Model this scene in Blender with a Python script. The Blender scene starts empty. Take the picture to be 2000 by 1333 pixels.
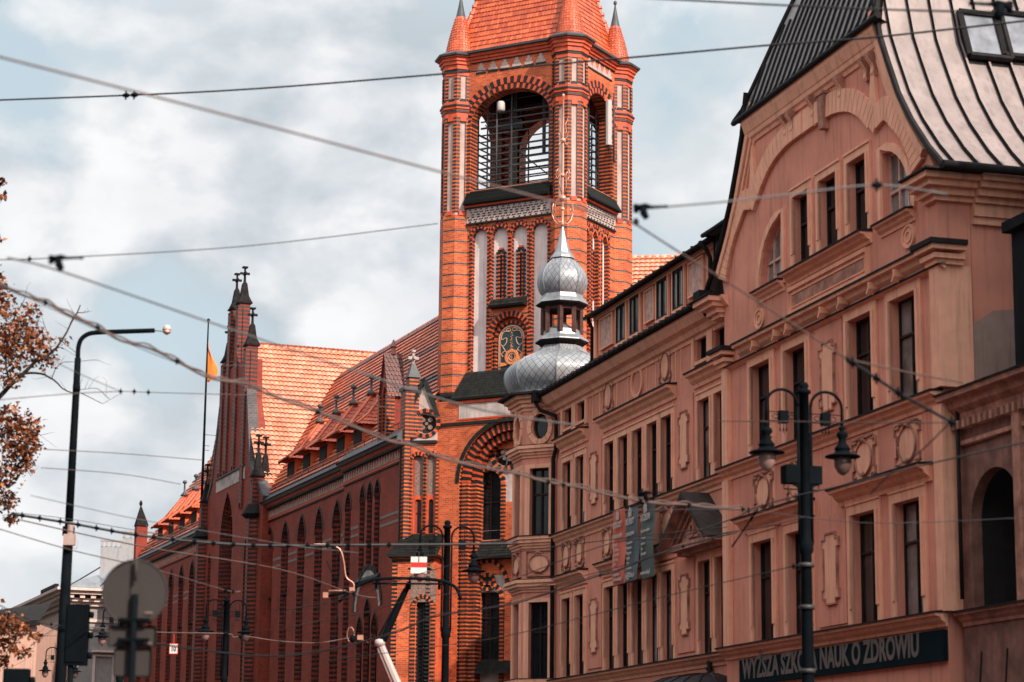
import bpy, math, random
from mathutils import Vector
from mathutils.geometry import tessellate_polygon
random.seed(7)
R = math.radians
sin, cos, pi = math.sin, math.cos, math.pi
sc = bpy.context.scene
COL = sc.collection

# ------------------------------------------------------------------ camera
F = 4510.0
PIT, ROL = R(11.39), R(.615)
CAM = Vector((0, 0, 1.7))
_fw = Vector((0, cos(PIT), sin(PIT))); _up = Vector((0, -sin(PIT), cos(PIT))); _ri = Vector((1, 0, 0))
RI = cos(ROL) * _ri + sin(ROL) * _up
UP = -sin(ROL) * _ri + cos(ROL) * _up
cd = bpy.data.cameras.new('camera'); cam = bpy.data.objects.new('camera', cd); COL.objects.link(cam)
cd.sensor_width = 36; cd.lens = F / 2000 * 36; cd.clip_start = .2; cd.clip_end = 4000
from mathutils import Matrix
m3 = Matrix((RI, UP, -_fw)).transposed()
cam.matrix_world = Matrix.Translation(CAM) @ m3.to_4x4()
cd.dof.use_dof = True; cd.dof.focus_distance = 92; cd.dof.aperture_fstop = 1.9
sc.camera = cam

# ------------------------------------------------------------------ sun and sky
SUN_AZ = Vector((.60, -.80)); SUN_EL = R(38)
sv = Vector((SUN_AZ.x * cos(SUN_EL), SUN_AZ.y * cos(SUN_EL), sin(SUN_EL)))
sl = bpy.data.lights.new('sun', 'SUN'); sl.energy = 2.15; sl.angle = R(.6); sl.color = (1, .9, .78)
so = bpy.data.objects.new('sun', sl); COL.objects.link(so)
so.rotation_euler = sv.to_track_quat('Z', 'Y').to_euler(); so.location = (30, -40, 60)
w = bpy.data.worlds.new('World'); sc.world = w; w.use_nodes = True
nt = w.node_tree; nt.nodes.clear()
def nd(nt, t, **k):
    n = nt.nodes.new(t)
    for a, b in k.items(): setattr(n, a, b)
    return n
def mth(nt, op, a, b=None, c=None):
    n = nt.nodes.new('ShaderNodeMath'); n.operation = op
    for i, v in enumerate((a, b, c)):
        if v is None: continue
        if isinstance(v, (int, float)): n.inputs[i].default_value = v
        else: nt.links.new(v, n.inputs[i])
    return n.outputs[0]
def ramp(nt, src, stops, interp='LINEAR'):
    n = nt.nodes.new('ShaderNodeValToRGB'); n.color_ramp.interpolation = interp
    e = n.color_ramp.elements
    while len(e) > 1: e.remove(e[-1])
    for i, (p, c) in enumerate(stops):
        x = e[0] if i == 0 else e.new(p)
        x.position = p; x.color = (c[0], c[1], c[2], 1) if not isinstance(c, (int, float)) else (c, c, c, 1)
    nt.links.new(src, n.inputs[0]); return n.outputs[0]
def mixc(nt, fac, a, b, mode='MIX'):
    n = nt.nodes.new('ShaderNodeMix'); n.data_type = 'RGBA'; n.blend_type = mode
    for s, v in ((0, fac), (6, a), (7, b)):
        if isinstance(v, (int, float)): n.inputs[s].default_value = v
        elif isinstance(v, tuple): n.inputs[s].default_value = (*v[:3], 1)
        else: nt.links.new(v, n.inputs[s])
    return n.outputs[2]
sky = nd(nt, 'ShaderNodeTexSky'); sky.sky_type = 'NISHITA'; sky.sun_disc = False
sky.sun_elevation = SUN_EL; sky.sun_rotation = math.atan2(SUN_AZ.x, SUN_AZ.y)
tc = nd(nt, 'ShaderNodeTexCoord'); mp = nd(nt, 'ShaderNodeMapping'); mp.inputs['Scale'].default_value = (1, 1, 1.5)
mp.inputs['Location'].default_value = (.61, .1, .33)
nt.links.new(tc.outputs['Generated'], mp.inputs['Vector'])
def wn(scale, det, ro, dist=0.0):
    n = nd(nt, 'ShaderNodeTexNoise'); n.inputs['Scale'].default_value = scale; n.inputs['Detail'].default_value = det; n.inputs['Roughness'].default_value = ro; n.inputs['Distortion'].default_value = dist
    nt.links.new(mp.outputs['Vector'], n.inputs['Vector']); return n.outputs['Fac']
body = wn(9.0, 7, .48, .25); soft = wn(5.0, 3, .45); puff = wn(17.0, 8, .5, .15)
# thin blue-grey veil, brighter billows where the puffs pile up, soft grey undersides
veil = mixc(nt, .80, sky.outputs['Color'], (4.6, 5.4, 5.7))
grey = ramp(nt, soft, [(.38, (4.0, 4.4, 4.75)), (.50, (4.8, 5.15, 5.4)), (.62, (6.0, 6.15, 6.3))])
white = mixc(nt, ramp(nt, puff, [(.35, 0.0), (.65, 1.0)]), (5.9, 6.05, 6.3), (7.4, 7.35, 7.4))
col = mixc(nt, ramp(nt, body, [(.38, 0.0), (.50, .85)]), veil, grey)
col = mixc(nt, ramp(nt, mth(nt, 'ADD', mth(nt, 'MULTIPLY', body, .65), mth(nt, 'MULTIPLY', puff, .35)), [(.48, 0.0), (.58, .9)]), col, white)
sep = nd(nt, 'ShaderNodeVectorMath', operation='DOT_PRODUCT'); nt.links.new(tc.outputs['Generated'], sep.inputs[0]); sep.inputs[1].default_value = tuple(sv)
glow = ramp(nt, sep.outputs['Value'], [(0, 1.0), (.55, 1.15), (1, 2.0)])
col = mixc(nt, 1.0, col, glow, 'MULTIPLY')
# and, like any cloudy sky, brighter overhead than at the horizon
sz = nd(nt, 'ShaderNodeSeparateXYZ'); nt.links.new(tc.outputs['Generated'], sz.inputs[0])
col = mixc(nt, 1.0, col, ramp(nt, sz.outputs['Z'], [(0, 1.0), (.32, 1.02), (.6, 1.45), (1, 1.7)]), 'MULTIPLY')
bg = nd(nt, 'ShaderNodeBackground'); bg.inputs['Strength'].default_value = .052
out = nd(nt, 'ShaderNodeOutputWorld'); nt.links.new(col, bg.inputs['Color']); nt.links.new(bg.outputs[0], out.inputs[0])
sc.view_settings.view_transform = 'Standard'; sc.view_settings.look = 'None'
sc.view_settings.exposure = 1.38; sc.view_settings.gamma = 1; sc.view_settings.use_curve_mapping = False
sc.render.engine = 'CYCLES'; sc.cycles.max_bounces = 6; sc.cycles.diffuse_bounces = 3; sc.cycles.use_denoising = True

# ------------------------------------------------------------------ frames: each facade's own plane, found once from the camera station
def ray(x, y): return _fw + RI * (x - 1000) / F - UP * (y - 666.5) / F
def at(x, y, Y):
    r = ray(x, y); return CAM + r * (Y / r.y)
class Frame:
    def __init__(s, th, x, y, Y):
        p = at(x, y, Y); s.th = th; t = R(th); s.O = Vector((p.x, p.y, 0))
        s.d = Vector((-sin(t), cos(t), 0)); s.n = Vector((-cos(t), -sin(t), 0)); s.rz = R(90 + th)
    def uz(s, x, y, off=0):
        r = ray(x, y); k = ((s.O + s.n * off - CAM).dot(s.n)) / r.dot(s.n); p = CAM + r * k
        return (p - s.O).dot(s.d), p.z
    def nz(s, x, y, u):
        r = ray(x, y); k = ((s.O + s.d * u - CAM).dot(s.d)) / r.dot(s.d); p = CAM + r * k
        return (p - s.O).dot(s.n), p.z
    def rect(s, xl, xr, yt, yb, off=0):      # px box -> u0,u1,z0,z1 ; yt, yb read at the middle column
        xm = (xl + xr) / 2; ym = (yt + yb) / 2
        ua = s.uz(xl, ym, off)[0]; ub = s.uz(xr, ym, off)[0]
        return min(ua, ub), max(ua, ub), s.uz(xm, yb, off)[1], s.uz(xm, yt, off)[1]
    def loc(s, x, y, Y):
        p = at(x, y, Y) - s.O; return p.dot(s.d), p.dot(s.n), p.z

# ------------------------------------------------------------------ mesh builder
class MB:
    def __init__(s, tf=None): s.v = []; s.f = []; s.m = []; s.sm = []; s.tf = tf
    def av(s, p):
        s.v.append(s.tf(*p) if s.tf else tuple(p)); return len(s.v) - 1
    def face(s, pts, m=0, sm=False):
        s.f.append([s.av(p) for p in pts]); s.m.append(m); s.sm.append(sm)
    def fi(s, idx, m=0, sm=False): s.f.append(list(idx)); s.m.append(m); s.sm.append(sm)
    def box(s, u0, u1, n0, n1, z0, z1, m=0):
        a, b, c, d = (u0, n0), (u1, n0), (u1, n1), (u0, n1)
        P = [a, b, c, d]
        s.face([(x, y, z0) for x, y in P[::-1]], m); s.face([(x, y, z1) for x, y in P], m)
        for i in range(4):
            p, q = P[i], P[(i + 1) % 4]
            s.face([(p[0], p[1], z0), (q[0], q[1], z0), (q[0], q[1], z1), (p[0], p[1], z1)], m)
    def prz(s, poly, z0, z1, m=0, top=True):          # vertical prism from (u,n) polygon, optional per-end scale
        n = len(poly)
        for i in range(n):
            p, q = poly[i], poly[(i + 1) % n]
            s.face([(p[0], p[1], z0), (q[0], q[1], z0), (q[0], q[1], z1), (p[0], p[1], z1)], m)
        if top: s.face([(x, y, z1) for x, y in poly], m); s.face([(x, y, z0) for x, y in poly[::-1]], m)
    def cap(s, polys, n, m=0):                        # filled (u,z) region with holes at depth n
        vs = [[Vector((p[0], p[1], 0)) for p in P] for P in polys]
        flat = [p for P in polys for p in P]; ix = [s.av((p[0], n, p[1])) for p in flat]
        for t in tessellate_polygon(vs): s.fi([ix[i] for i in t], m)
    def side(s, P, n0, n1, m=0, sm=False):
        k = len(P)
        for i in range(k):
            a, b = P[i], P[(i + 1) % k]
            s.face([(a[0], n0, a[1]), (b[0], n0, b[1]), (b[0], n1, b[1]), (a[0], n1, a[1])], m, sm)
    def plate(s, P, n0, n1, m=0, holes=(), mr=None):  # solid plate in the facade plane between depths n0<n1
        s.cap([P] + list(holes), n1, m); s.side(P, n0, n1, m)
        for h in holes: s.side(h, n0, n1, m if mr is None else mr)
    def prof(s, u0, u1, pr, m=0):                     # profile (n,z) run along u, closed ends
        k = len(pr)
        for i in range(k):
            a, b = pr[i], pr[(i + 1) % k]
            s.face([(u0, a[0], a[1]), (u1, a[0], a[1]), (u1, b[0], b[1]), (u0, b[0], b[1])], m)
        s.face([(u0, a[0], a[1]) for a in pr], m); s.face([(u1, a[0], a[1]) for a in pr[::-1]], m)
    def tube(s, path, r, seg=6, m=0, sm=True, cap=True):
        path = [Vector(p) for p in path]; rings = []
        rr = r if isinstance(r, (list, tuple)) else [r] * len(path)
        nrm = None
        for i, p in enumerate(path):
            t = (path[min(i + 1, len(path) - 1)] - path[max(i - 1, 0)])
            if t.length < 1e-9: t = Vector((0, 0, 1))
            t.normalize()
            if nrm is None: nrm = t.orthogonal().normalized()
            else:
                nrm = nrm - t * nrm.dot(t)
                nrm = nrm.normalized() if nrm.length > 1e-6 else t.orthogonal().normalized()
            bn = t.cross(nrm)
            rings.append([s.av(p + (nrm * cos(2 * pi * j / seg) + bn * sin(2 * pi * j / seg)) * rr[i]) for j in range(seg)])
        for a, b in zip(rings, rings[1:]):
            for j in range(seg): s.fi([a[j], a[(j + 1) % seg], b[(j + 1) % seg], b[j]], m, sm)
        if cap: s.fi(rings[0][::-1], m); s.fi(rings[-1], m)
    def lathe(s, pr, cx=0, cy=0, seg=16, m=0, sm=True, a0=0, mfun=None):
        rings = [[s.av((cx + r * cos(a0 + 2 * pi * j / seg), cy + r * sin(a0 + 2 * pi * j / seg), z)) for j in range(seg)] for r, z in pr]
        for i, (a, b) in enumerate(zip(rings, rings[1:])):
            for j in range(seg): s.fi([a[j], a[(j + 1) % seg], b[(j + 1) % seg], b[j]], m if mfun is None else mfun(i), sm)
        s.fi(rings[0][::-1], m); s.fi(rings[-1], m)
    def arc(s, c, r0, r1, a0, a1, cnt, n0, n1, ms=(0, 1), gap=0, ry=1):  # voussoirs
        for i in range(cnt):
            b0 = a0 + (a1 - a0) * (i + gap) / cnt; b1 = a0 + (a1 - a0) * (i + 1 - gap) / cnt
            P = [(c[0] + cos(t) * r, c[1] + sin(t) * r * ry) for r, t in ((r0, b0), (r1, b0), (r1, b1), (r0, b1))]
            k = ms[i % len(ms)]; e = .012 * (i % 2)
            s.plate(P, n0, n1 + e, k)
    def band(s, pts, wd, n0, n1, m=0, closed=False, gap=0):            # strip along a (u,z) polyline
        k = len(pts); L = []
        for i in range(k):
            a = pts[(i - 1) % k] if closed or i else pts[i]; b = pts[(i + 1) % k] if closed or i < k - 1 else pts[i]
            t = Vector((b[0] - a[0], b[1] - a[1])); t.normalize(); nn = Vector((-t.y, t.x)) * wd / 2
            L.append(((pts[i][0] + nn.x, pts[i][1] + nn.y), (pts[i][0] - nn.x, pts[i][1] - nn.y)))
        for i in range(k if closed else k - 1):
            a, b = L[i], L[(i + 1) % k]
            g = gap
            def lp(p, q, t): return (p[0] + (q[0] - p[0]) * t, p[1] + (q[1] - p[1]) * t)
            P = [lp(a[0], b[0], g), lp(a[0], b[0], 1 - g), lp(a[1], b[1], 1 - g), lp(a[1], b[1], g)]
            s.plate(P, n0, n1, m)
    def build(s, name, mats, parent=None):
        me = bpy.data.meshes.new(name); me.from_pydata([tuple(v) for v in s.v], [], s.f)
        if not isinstance(mats, (list, tuple)): mats = [mats]
        for x in mats: me.materials.append(x)
        me.polygons.foreach_set('material_index', [min(x, len(mats) - 1) for x in s.m]); me.polygons.foreach_set('use_smooth', s.sm)
        uv = me.uv_layers.new(name='uv'); dat = []
        Z = Vector((0, 0, 1))
        for p in me.polygons:
            n = p.normal
            if abs(n.z) > .995: t = Vector((1, 0, 0)); b = Vector((0, 1, 0))
            else: t = Z.cross(n).normalized(); b = n.cross(t)
            for vi in p.vertices:
                c = me.vertices[vi].co; dat += [c.dot(t), c.dot(b)]
        uv.data.foreach_set('uv', dat); me.update()
        o = bpy.data.objects.new(name, me); COL.objects.link(o)
        if parent: o.parent = parent
        return o
def empty(name, loc, rz=0, label=None, cat=None, group=None):
    o = bpy.data.objects.new(name, None); COL.objects.link(o); o.location = loc; o.rotation_euler = (0, 0, rz); o.empty_display_size = .2
    return tag(o, label, cat, group)
def tag(o, label=None, cat=None, group=None, kind=None):
    if label: o['label'] = label
    if cat: o['category'] = cat
    if group: o['group'] = group
    if kind: o['kind'] = kind
    return o
def inset(P, d):
    k = len(P); area = sum(P[i][0] * P[(i + 1) % k][1] - P[(i + 1) % k][0] * P[i][1] for i in range(k)); sg = 1 if area > 0 else -1; Q = []
    for i in range(k):
        a, b, c = Vector(P[i - 1]), Vector(P[i]), Vector(P[(i + 1) % k])
        e1 = (b - a).normalized(); e2 = (c - b).normalized()
        n1 = Vector((-e1.y, e1.x)) * sg; n2 = Vector((-e2.y, e2.x)) * sg
        m = n1 + n2; m = m / max(.3, m.length_squared) * 2 if m.length > 1e-6 else n1
        Q.append((b.x + m.x * d, b.y + m.y * d))
    return Q
def rectp(u0, u1, z0, z1): return [(u0, z0), (u1, z0), (u1, z1), (u0, z1)]
def archp(u0, u1, z0, zt, kind='round', rise=None, seg=10):
    c = (u0 + u1) / 2; h = (u1 - u0) / 2
    P = [(u0, z0), (u1, z0)]
    if kind == 'round':
        r = rise or h; zs = zt - r
        for i in range(seg + 1):
            t = pi * i / seg; P.append((c + h * cos(t), zs + r * sin(t)))
    else:                                   # pointed: two arcs meeting at zt
        r = rise or h * 1.6; zs = zt - r
        Rr = (h * h + r * r) / (2 * h)
        tm = math.asin(min(1, r / Rr))
        for i in range(seg // 2 + 1):
            t = tm * i / (seg // 2); P.append((u1 - Rr + Rr * cos(t), zs + Rr * sin(t)))
        for i in range(seg // 2 - 1, -1, -1):
            t = tm * i / (seg // 2); P.append((u0 + Rr - Rr * cos(t), zs + Rr * sin(t)))
    return P
def ell(c, ru, rz, seg=24): return [(c[0] + ru * cos(2 * pi * i / seg), c[1] + rz * sin(2 * pi * i / seg)) for i in range(seg)]
def ngon(cx, cy, r, n=8, a0=0): return [(cx + r * cos(a0 + 2 * pi * i / n), cy + r * sin(a0 + 2 * pi * i / n)) for i in range(n)]

# ------------------------------------------------------------------ materials
MT = {}
def each(name, mats, par, *fns):
    for fn in fns:
        m = MB(); fn(m); m.build(name, mats, par)
def base(name, rough=.8, metal=0.0, spec=.4):
    m = bpy.data.materials.new(name); m.use_nodes = True; t = m.node_tree; b = t.nodes['Principled BSDF']
    b.inputs['Roughness'].default_value = rough; b.inputs['Metallic'].default_value = metal; b.inputs['Specular IOR Level'].default_value = spec
    MT[name] = m; return m, t, b
def uvn(t):
    n = t.nodes.new('ShaderNodeUVMap'); n.uv_map = 'uv'; return n.outputs[0]
def noise(t, vec, scale, det=4, ro=.55):
    n = t.nodes.new('ShaderNodeTexNoise'); n.inputs['Scale'].default_value = scale; n.inputs['Detail'].default_value = det; n.inputs['Roughness'].default_value = ro
    if vec is not None: t.links.new(vec, n.inputs['Vector'])
    return n.outputs['Fac']
def objc(t): return t.nodes.new('ShaderNodeTexCoord').outputs['Object']
def stretch(t, vec, s):
    n = t.nodes.new('ShaderNodeMapping'); n.inputs['Scale'].default_value = s; t.links.new(vec, n.inputs['Vector']); return n.outputs[0]
def bump(t, b, h, st=.3, d=.02):
    n = t.nodes.new('ShaderNodeBump'); n.inputs['Strength'].default_value = st; n.inputs['Distance'].default_value = d
    t.links.new(h, n.inputs['Height']); t.links.new(n.outputs[0], b.inputs['Normal'])
def plain(name, c, rough=.7, metal=0, var=.25, scale=2.5, spec=.4, streak=True, bm=.15):
    m, t, b = base(name, rough, metal, spec); o = objc(t)
    f = noise(t, o, scale, 6, .6); lo = tuple(x * (1 - var) for x in c); hi = tuple(min(.95, x * (1 + var * .7)) for x in c)
    cc = ramp(t, f, [(.3, lo), (.7, hi)])
    if streak:
        g = noise(t, stretch(t, o, (3.5, 3.5, .25)), 2.2, 5, .6)
        cc = mixc(t, ramp(t, g, [(.50, 0.0), (.74, .62)]), cc, tuple(x * .48 for x in c))
    t.links.new(cc, b.inputs['Base Color'])
    if bm: bump(t, b, noise(t, o, scale * 14, 4), bm, .01)
    return m
def brick(name, c1, c2, mortar, period=0, duty=0, dark=(.022, .028, .024), darkmix=1.0, bw=.25, rh=.09, ms=.011):
    m, t, b = base(name, .75, 0, .35); uv = uvn(t)
    n = t.nodes.new('ShaderNodeTexBrick'); n.inputs['Scale'].default_value = 1; n.inputs['Brick Width'].default_value = bw; n.inputs['Row Height'].default_value = rh
    n.inputs['Mortar Size'].default_value = ms; n.inputs['Mortar Smooth'].default_value = .2; n.inputs['Bias'].default_value = 0
    n.inputs['Color1'].default_value = (*c1, 1); n.inputs['Color2'].default_value = (*c2, 1); n.inputs['Mortar'].default_value = (*mortar, 1)
    t.links.new(uv, n.inputs['Vector'])
    big = noise(t, objc(t), .7, 5, .6)
    cc = mixc(t, 1.0, n.outputs['Color'], ramp(t, big, [(.28, (.60, .55, .53)), (.5, (.95, .95, .95)), (.72, (1.16, 1.14, 1.12))]), 'MULTIPLY')
    g = noise(t, stretch(t, objc(t), (4, 4, .3)), 1.5, 5)
    cc = mixc(t, ramp(t, g, [(.55, 0.0), (.8, .45)]), cc, tuple(x * .4 for x in c1))
    if period:
        sx = t.nodes.new('ShaderNodeSeparateXYZ'); t.links.new(uv, sx.inputs[0])
        md = mth(t, 'FLOORED_MODULO', sx.outputs['Y'], period); k = mth(t, 'LESS_THAN', md, duty)
        k2 = mth(t, 'MULTIPLY', k, mth(t, 'SUBTRACT', 1.0, mth(t, 'MULTIPLY', n.outputs['Fac'], .55)))
        cc = mixc(t, mth(t, 'MULTIPLY', k2, darkmix), cc, dark)
        t.links.new(mth(t, 'SUBTRACT', .78, mth(t, 'MULTIPLY', k, .35)), b.inputs['Roughness'])
    t.links.new(cc, b.inputs['Base Color'])
    bump(t, b, n.outputs['Fac'], -.35, .012)
    return m
RED1, RED2, MOR = (.74, .130, .022), (.42, .052, .014), (.52, .20, .12)
M_brick = brick('red_brick', RED1, RED2, MOR)
M_band = brick('banded_brick', RED1, RED2, MOR, .54, .09)
M_strip = brick('striped_brick', RED1, RED2, (.20, .055, .03), .18, .108, (.010, .013, .012))
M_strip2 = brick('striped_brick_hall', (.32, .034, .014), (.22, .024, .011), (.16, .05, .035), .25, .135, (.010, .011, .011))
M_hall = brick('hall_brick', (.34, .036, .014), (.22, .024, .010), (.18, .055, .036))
M_dark = plain('glazed_dark_brick', (.014, .018, .016), .5, var=.4, spec=.25)
M_redp = plain('moulded_red_brick', (.58, .075, .022), .6, var=.3)
M_plast = plain('pale_plaster_field', (.74, .60, .56), .9, var=.14, scale=1.6)
M_field = plain('turret_field_plaster', (.50, .36, .32), .9, var=.2, scale=1.6)
M_stone = plain('weathered_band_plaster', (.50, .40, .36), .9, var=.45, scale=1.4)
M_pebble = plain('pebbledash', (.25, .15, .12), .95, var=.55, scale=14, bm=.6)
M_pink = plain('pink_plaster', (.71, .275, .19), .9, var=.14, scale=.9, spec=.15)
M_trim = plain('pink_trim', (.90, .42, .275), .85, var=.12, scale=2, spec=.15)
M_orn = plain('stained_ornament', (.46, .21, .15), .9, var=.55, scale=3.2, spec=.15)
M_zinc = plain('zinc_sheet', (.30, .30, .31), .42, metal=.55, var=.25, scale=1.2, streak=True, bm=.08)
M_gut = plain('dark_gutter', (.022, .018, .018), .8, metal=.0, var=.35, spec=.1)
M_lead = plain('lead_grey', (.075, .078, .082), .55, metal=.1, var=.3, spec=.3)
M_wood = plain('dark_window_wood', (.022, .012, .010), .6, var=.35, spec=.2)
M_woodp = plain('peeling_painted_wood', (.62, .36, .29), .8, var=.35, scale=6)
M_iron = plain('black_iron', (.004, .006, .008), .8, metal=0, var=.35, streak=False, spec=.06)
M_steel = plain('grey_steel', (.06, .055, .055), .6, metal=.2, var=.3)
M_copper = plain('copper_pink_metal', (.72, .34, .24), .4, metal=.6, var=.2, streak=False)
M_white = plain('white_plastic', (.50, .42, .39), .5, var=.08, streak=False)
M_bark = plain('bark', (.045, .03, .024), .9, var=.4, scale=12)
M_inner = plain('dark_interior', (.02, .016, .015), .95, var=.3)
M_leadd = plain('dark_slate', (.022, .018, .018), .85, var=.5, scale=6, spec=.08)
def glassm(name, c=(.005, .006, .007), rough=.08, spec=.32):
    m, t, b = base(name, rough, 0, spec); o = objc(t)
    f = noise(t, o, 1.3, 3); t.links.new(ramp(t, f, [(.35, c), (.7, tuple(x * 3.2 for x in c))]), b.inputs['Base Color'])
    bump(t, b, noise(t, o, 1.1, 2), .12, .05); return m
M_glass = glassm('window_glass')
M_glassd = glassm('dim_curtained_glass', (.018, .015, .015), .12, .5)
M_glassl = glassm('curtained_glass', (.09, .075, .07), .12, .7)
def tilem(name, lo, hi, rough=.35, spec=.55):
    m, t, b = base(name, rough, 0, spec)
    g = t.nodes.new('ShaderNodeNewGeometry'); r = g.outputs['Random Per Island']
    cc = ramp(t, r, [(0, lo), (.5, tuple((a + b_) / 2 for a, b_ in zip(lo, hi))), (1, hi)])
    f = noise(t, objc(t), .8, 5); cc = mixc(t, 1.0, cc, ramp(t, f, [(.3, (.7, .66, .62)), (.7, (1.1, 1.08, 1.05))]), 'MULTIPLY')
    t.links.new(cc, b.inputs['Base Color']); bump(t, b, noise(t, objc(t), 30, 3), .12, .01); return m
M_tile = tilem('clay_shingle', (.44, .055, .018), (.72, .13, .035), .42)
M_pan = tilem('clay_pantile', (.66, .24, .14), (.80, .36, .24), .34, .8)
M_panh = tilem('nave_pantile', (.44, .085, .035), (.70, .19, .09), .42, .5)
M_panb = tilem('dark_clay_pantile', (.10, .035, .03), (.15, .05, .045), .4, .5)
M_slate = tilem('glazed_black_tile', (.008, .010, .009), (.024, .025, .023), .55, .15)
# diamond-scale zinc for the onion dome
def scalem():
    m, t, b = base('zinc_diamond_scales', .5, .2, .4); uv = uvn(t)
    sx = t.nodes.new('ShaderNodeSeparateXYZ'); t.links.new(uv, sx.inputs[0]); p = .205
    a = mth(t, 'ADD', mth(t, 'MULTIPLY', sx.outputs[0], 1.15), sx.outputs[1]); c = mth(t, 'SUBTRACT', mth(t, 'MULTIPLY', sx.outputs[0], 1.15), sx.outputs[1])
    fa = mth(t, 'FLOORED_MODULO', a, p * 1.4); fc = mth(t, 'FLOORED_MODULO', c, p * 1.4)
    k = mth(t, 'MAXIMUM', mth(t, 'LESS_THAN', fa, .024), mth(t, 'LESS_THAN', fc, .024))
    n = t.nodes.new('ShaderNodeTexWhiteNoise'); n.noise_dimensions = '2D'; cv = t.nodes.new('ShaderNodeCombineXYZ')
    t.links.new(mth(t, 'FLOOR', mth(t, 'DIVIDE', a, p * 1.4)), cv.inputs[0]); t.links.new(mth(t, 'FLOOR', mth(t, 'DIVIDE', c, p * 1.4)), cv.inputs[1]); t.links.new(cv.outputs[0], n.inputs[0])
    cc = ramp(t, n.outputs['Value'], [(0, (.27, .27, .28)), (1, (.36, .36, .37))])
    f = noise(t, objc(t), 1.5, 5); cc = mixc(t, 1.0, cc, ramp(t, f, [(.3, (.75, .75, .77)), (.7, (1.1, 1.1, 1.1))]), 'MULTIPLY')
    cc = mixc(t, k, cc, (.06, .06, .065)); t.links.new(cc, b.inputs['Base Color'])
    t.links.new(mth(t, 'ADD', .38, mth(t, 'MULTIPLY', n.outputs['Value'], .12)), b.inputs['Roughness'])
    bump(t, b, mth(t, 'SUBTRACT', mth(t, 'ADD', fa, fc), mth(t, 'MULTIPLY', k, .3)), .35, .05); return m
M_scale = scalem()
M_seam = plain('standing_seam_sheet', (.27, .205, .19), .6, metal=.1, var=.25, scale=1.3, bm=.12)

# ------------------------------------------------------------------ roof coverings as real tiles
def shingles(mb, P0, P1, P2, P3, tw, th, m=0, lift=.035):
    """P0-P1 eave, P3-P2 top; individual round-tailed tiles"""
    P0, P1, P2, P3 = map(Vector, (P0, P1, P2, P3)); H = ((P3 + P2) / 2 - (P0 + P1) / 2).length; rows = max(1, int(H / th))
    N = (P1 - P0).cross(P3 - P0).normalized()
    if N.z < 0: N = -N
    for r in range(rows):
        a = r / rows; b = (r + 1.15) / rows
        A0, A1 = P0.lerp(P3, a), P1.lerp(P2, a); B0, B1 = P0.lerp(P3, b), P1.lerp(P2, b); L = (A1 - A0).length; cnt = max(1, round(L / tw)); of = .5 * (r % 2)
        for c in range(-1, cnt + 1):
            t0 = max(0, (c + of + .02) / cnt); t1 = min(1, (c + of + .98) / cnt)
            if t1 - t0 < .15 / cnt: continue
            e = N * (lift * (1 + .25 * random.random())); dn = (A0 - B0).normalized() * th * .22
            q0, q1 = A0.lerp(A1, t0), A0.lerp(A1, t1); md = (q0 + q1) / 2
            mb.face([q0 + e, q0.lerp(q1, .28) + dn * .75 + e, q0.lerp(q1, .72) + dn * .75 + e, q1 + e, B0.lerp(B1, t1), B0.lerp(B1, t0)], m)
def pantiles(mb, O, U, V, w_, h_, tw=.24, th=.36, inside=None, m=0, amp=.035, mfun=None, per=4):
    O, U, V = Vector(O), Vector(U).normalized(), Vector(V).normalized(); N = U.cross(V).normalized()
    if N.z < 0: N = -N
    rows = int(h_ / th) + 1; cols = int(w_ / tw) + 1
    for r in range(rows):
        for c in range(cols):
            cu, cv = (c + .5) * tw, (r + .5) * th
            if inside and not inside(cu, cv): continue
            jz = random.uniform(-.004, .004); mm = mfun(cu, cv) if mfun else m
            lo = []; hi = []
            for k in range(per + 1):
                x = k / per; z = amp * (.5 - .5 * cos(2 * pi * x)) if x > .25 else amp * .5 * (1 - x * 4) * .3
                z = amp * (sin(pi * x) ** 1.0)
                q = O + U * ((c + x) * tw)
                lo.append(mb.av(q + V * (r * th) + N * (z + .10 + jz))); hi.append(mb.av(q + V * ((r + 1.06) * th) + N * (z + .005 + jz)))
            for k in range(per): mb.fi([lo[k], lo[k + 1], hi[k + 1], hi[k]], mm, True)
            q = O + U * (c * tw) + V * (r * th); mb.face([q + N * .10, q + U * tw + N * .10, q + U * tw - N * .01, q - N * .01], mm)
def window(par, hole, n, fw=.07, bars=(), trans=(), fm=None, gm=None, label=None, name='window'):
    """frame with mullions set in a wall opening, its glazing a sub-part"""
    fm = fm or M_wood; gm = gm or M_glass
    f = MB(par.get('_tf') if False else TF[0]); inn = inset(hole, fw)
    f.plate(hole, n - .04, n + .03, 0, holes=[inn])
    us = [p[0] for p in inn]; zs = [p[1] for p in inn]; u0, u1, z0, z1 = min(us), max(us), min(zs), max(zs)
    for b in bars:
        u = u0 + (u1 - u0) * b
        zt = max([z for (x, z) in inn if abs(x - u) < (u1 - u0) * .2] or [z1]); f.box(u - fw * .45, u + fw * .45, n - .035, n + .045, z0, min(zt, z1), 0)
    for tt in trans:
        z = z0 + (z1 - z0) * tt; f.box(u0, u1, n - .035, n + .05, z - fw * .5, z + fw * .5, 0)
    o = f.build(name, fm, par)
    g = MB(TF[0]); g.cap([hole], n - .01); g.build('pane', gm, o)
    return o
TF = [None]

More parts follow.
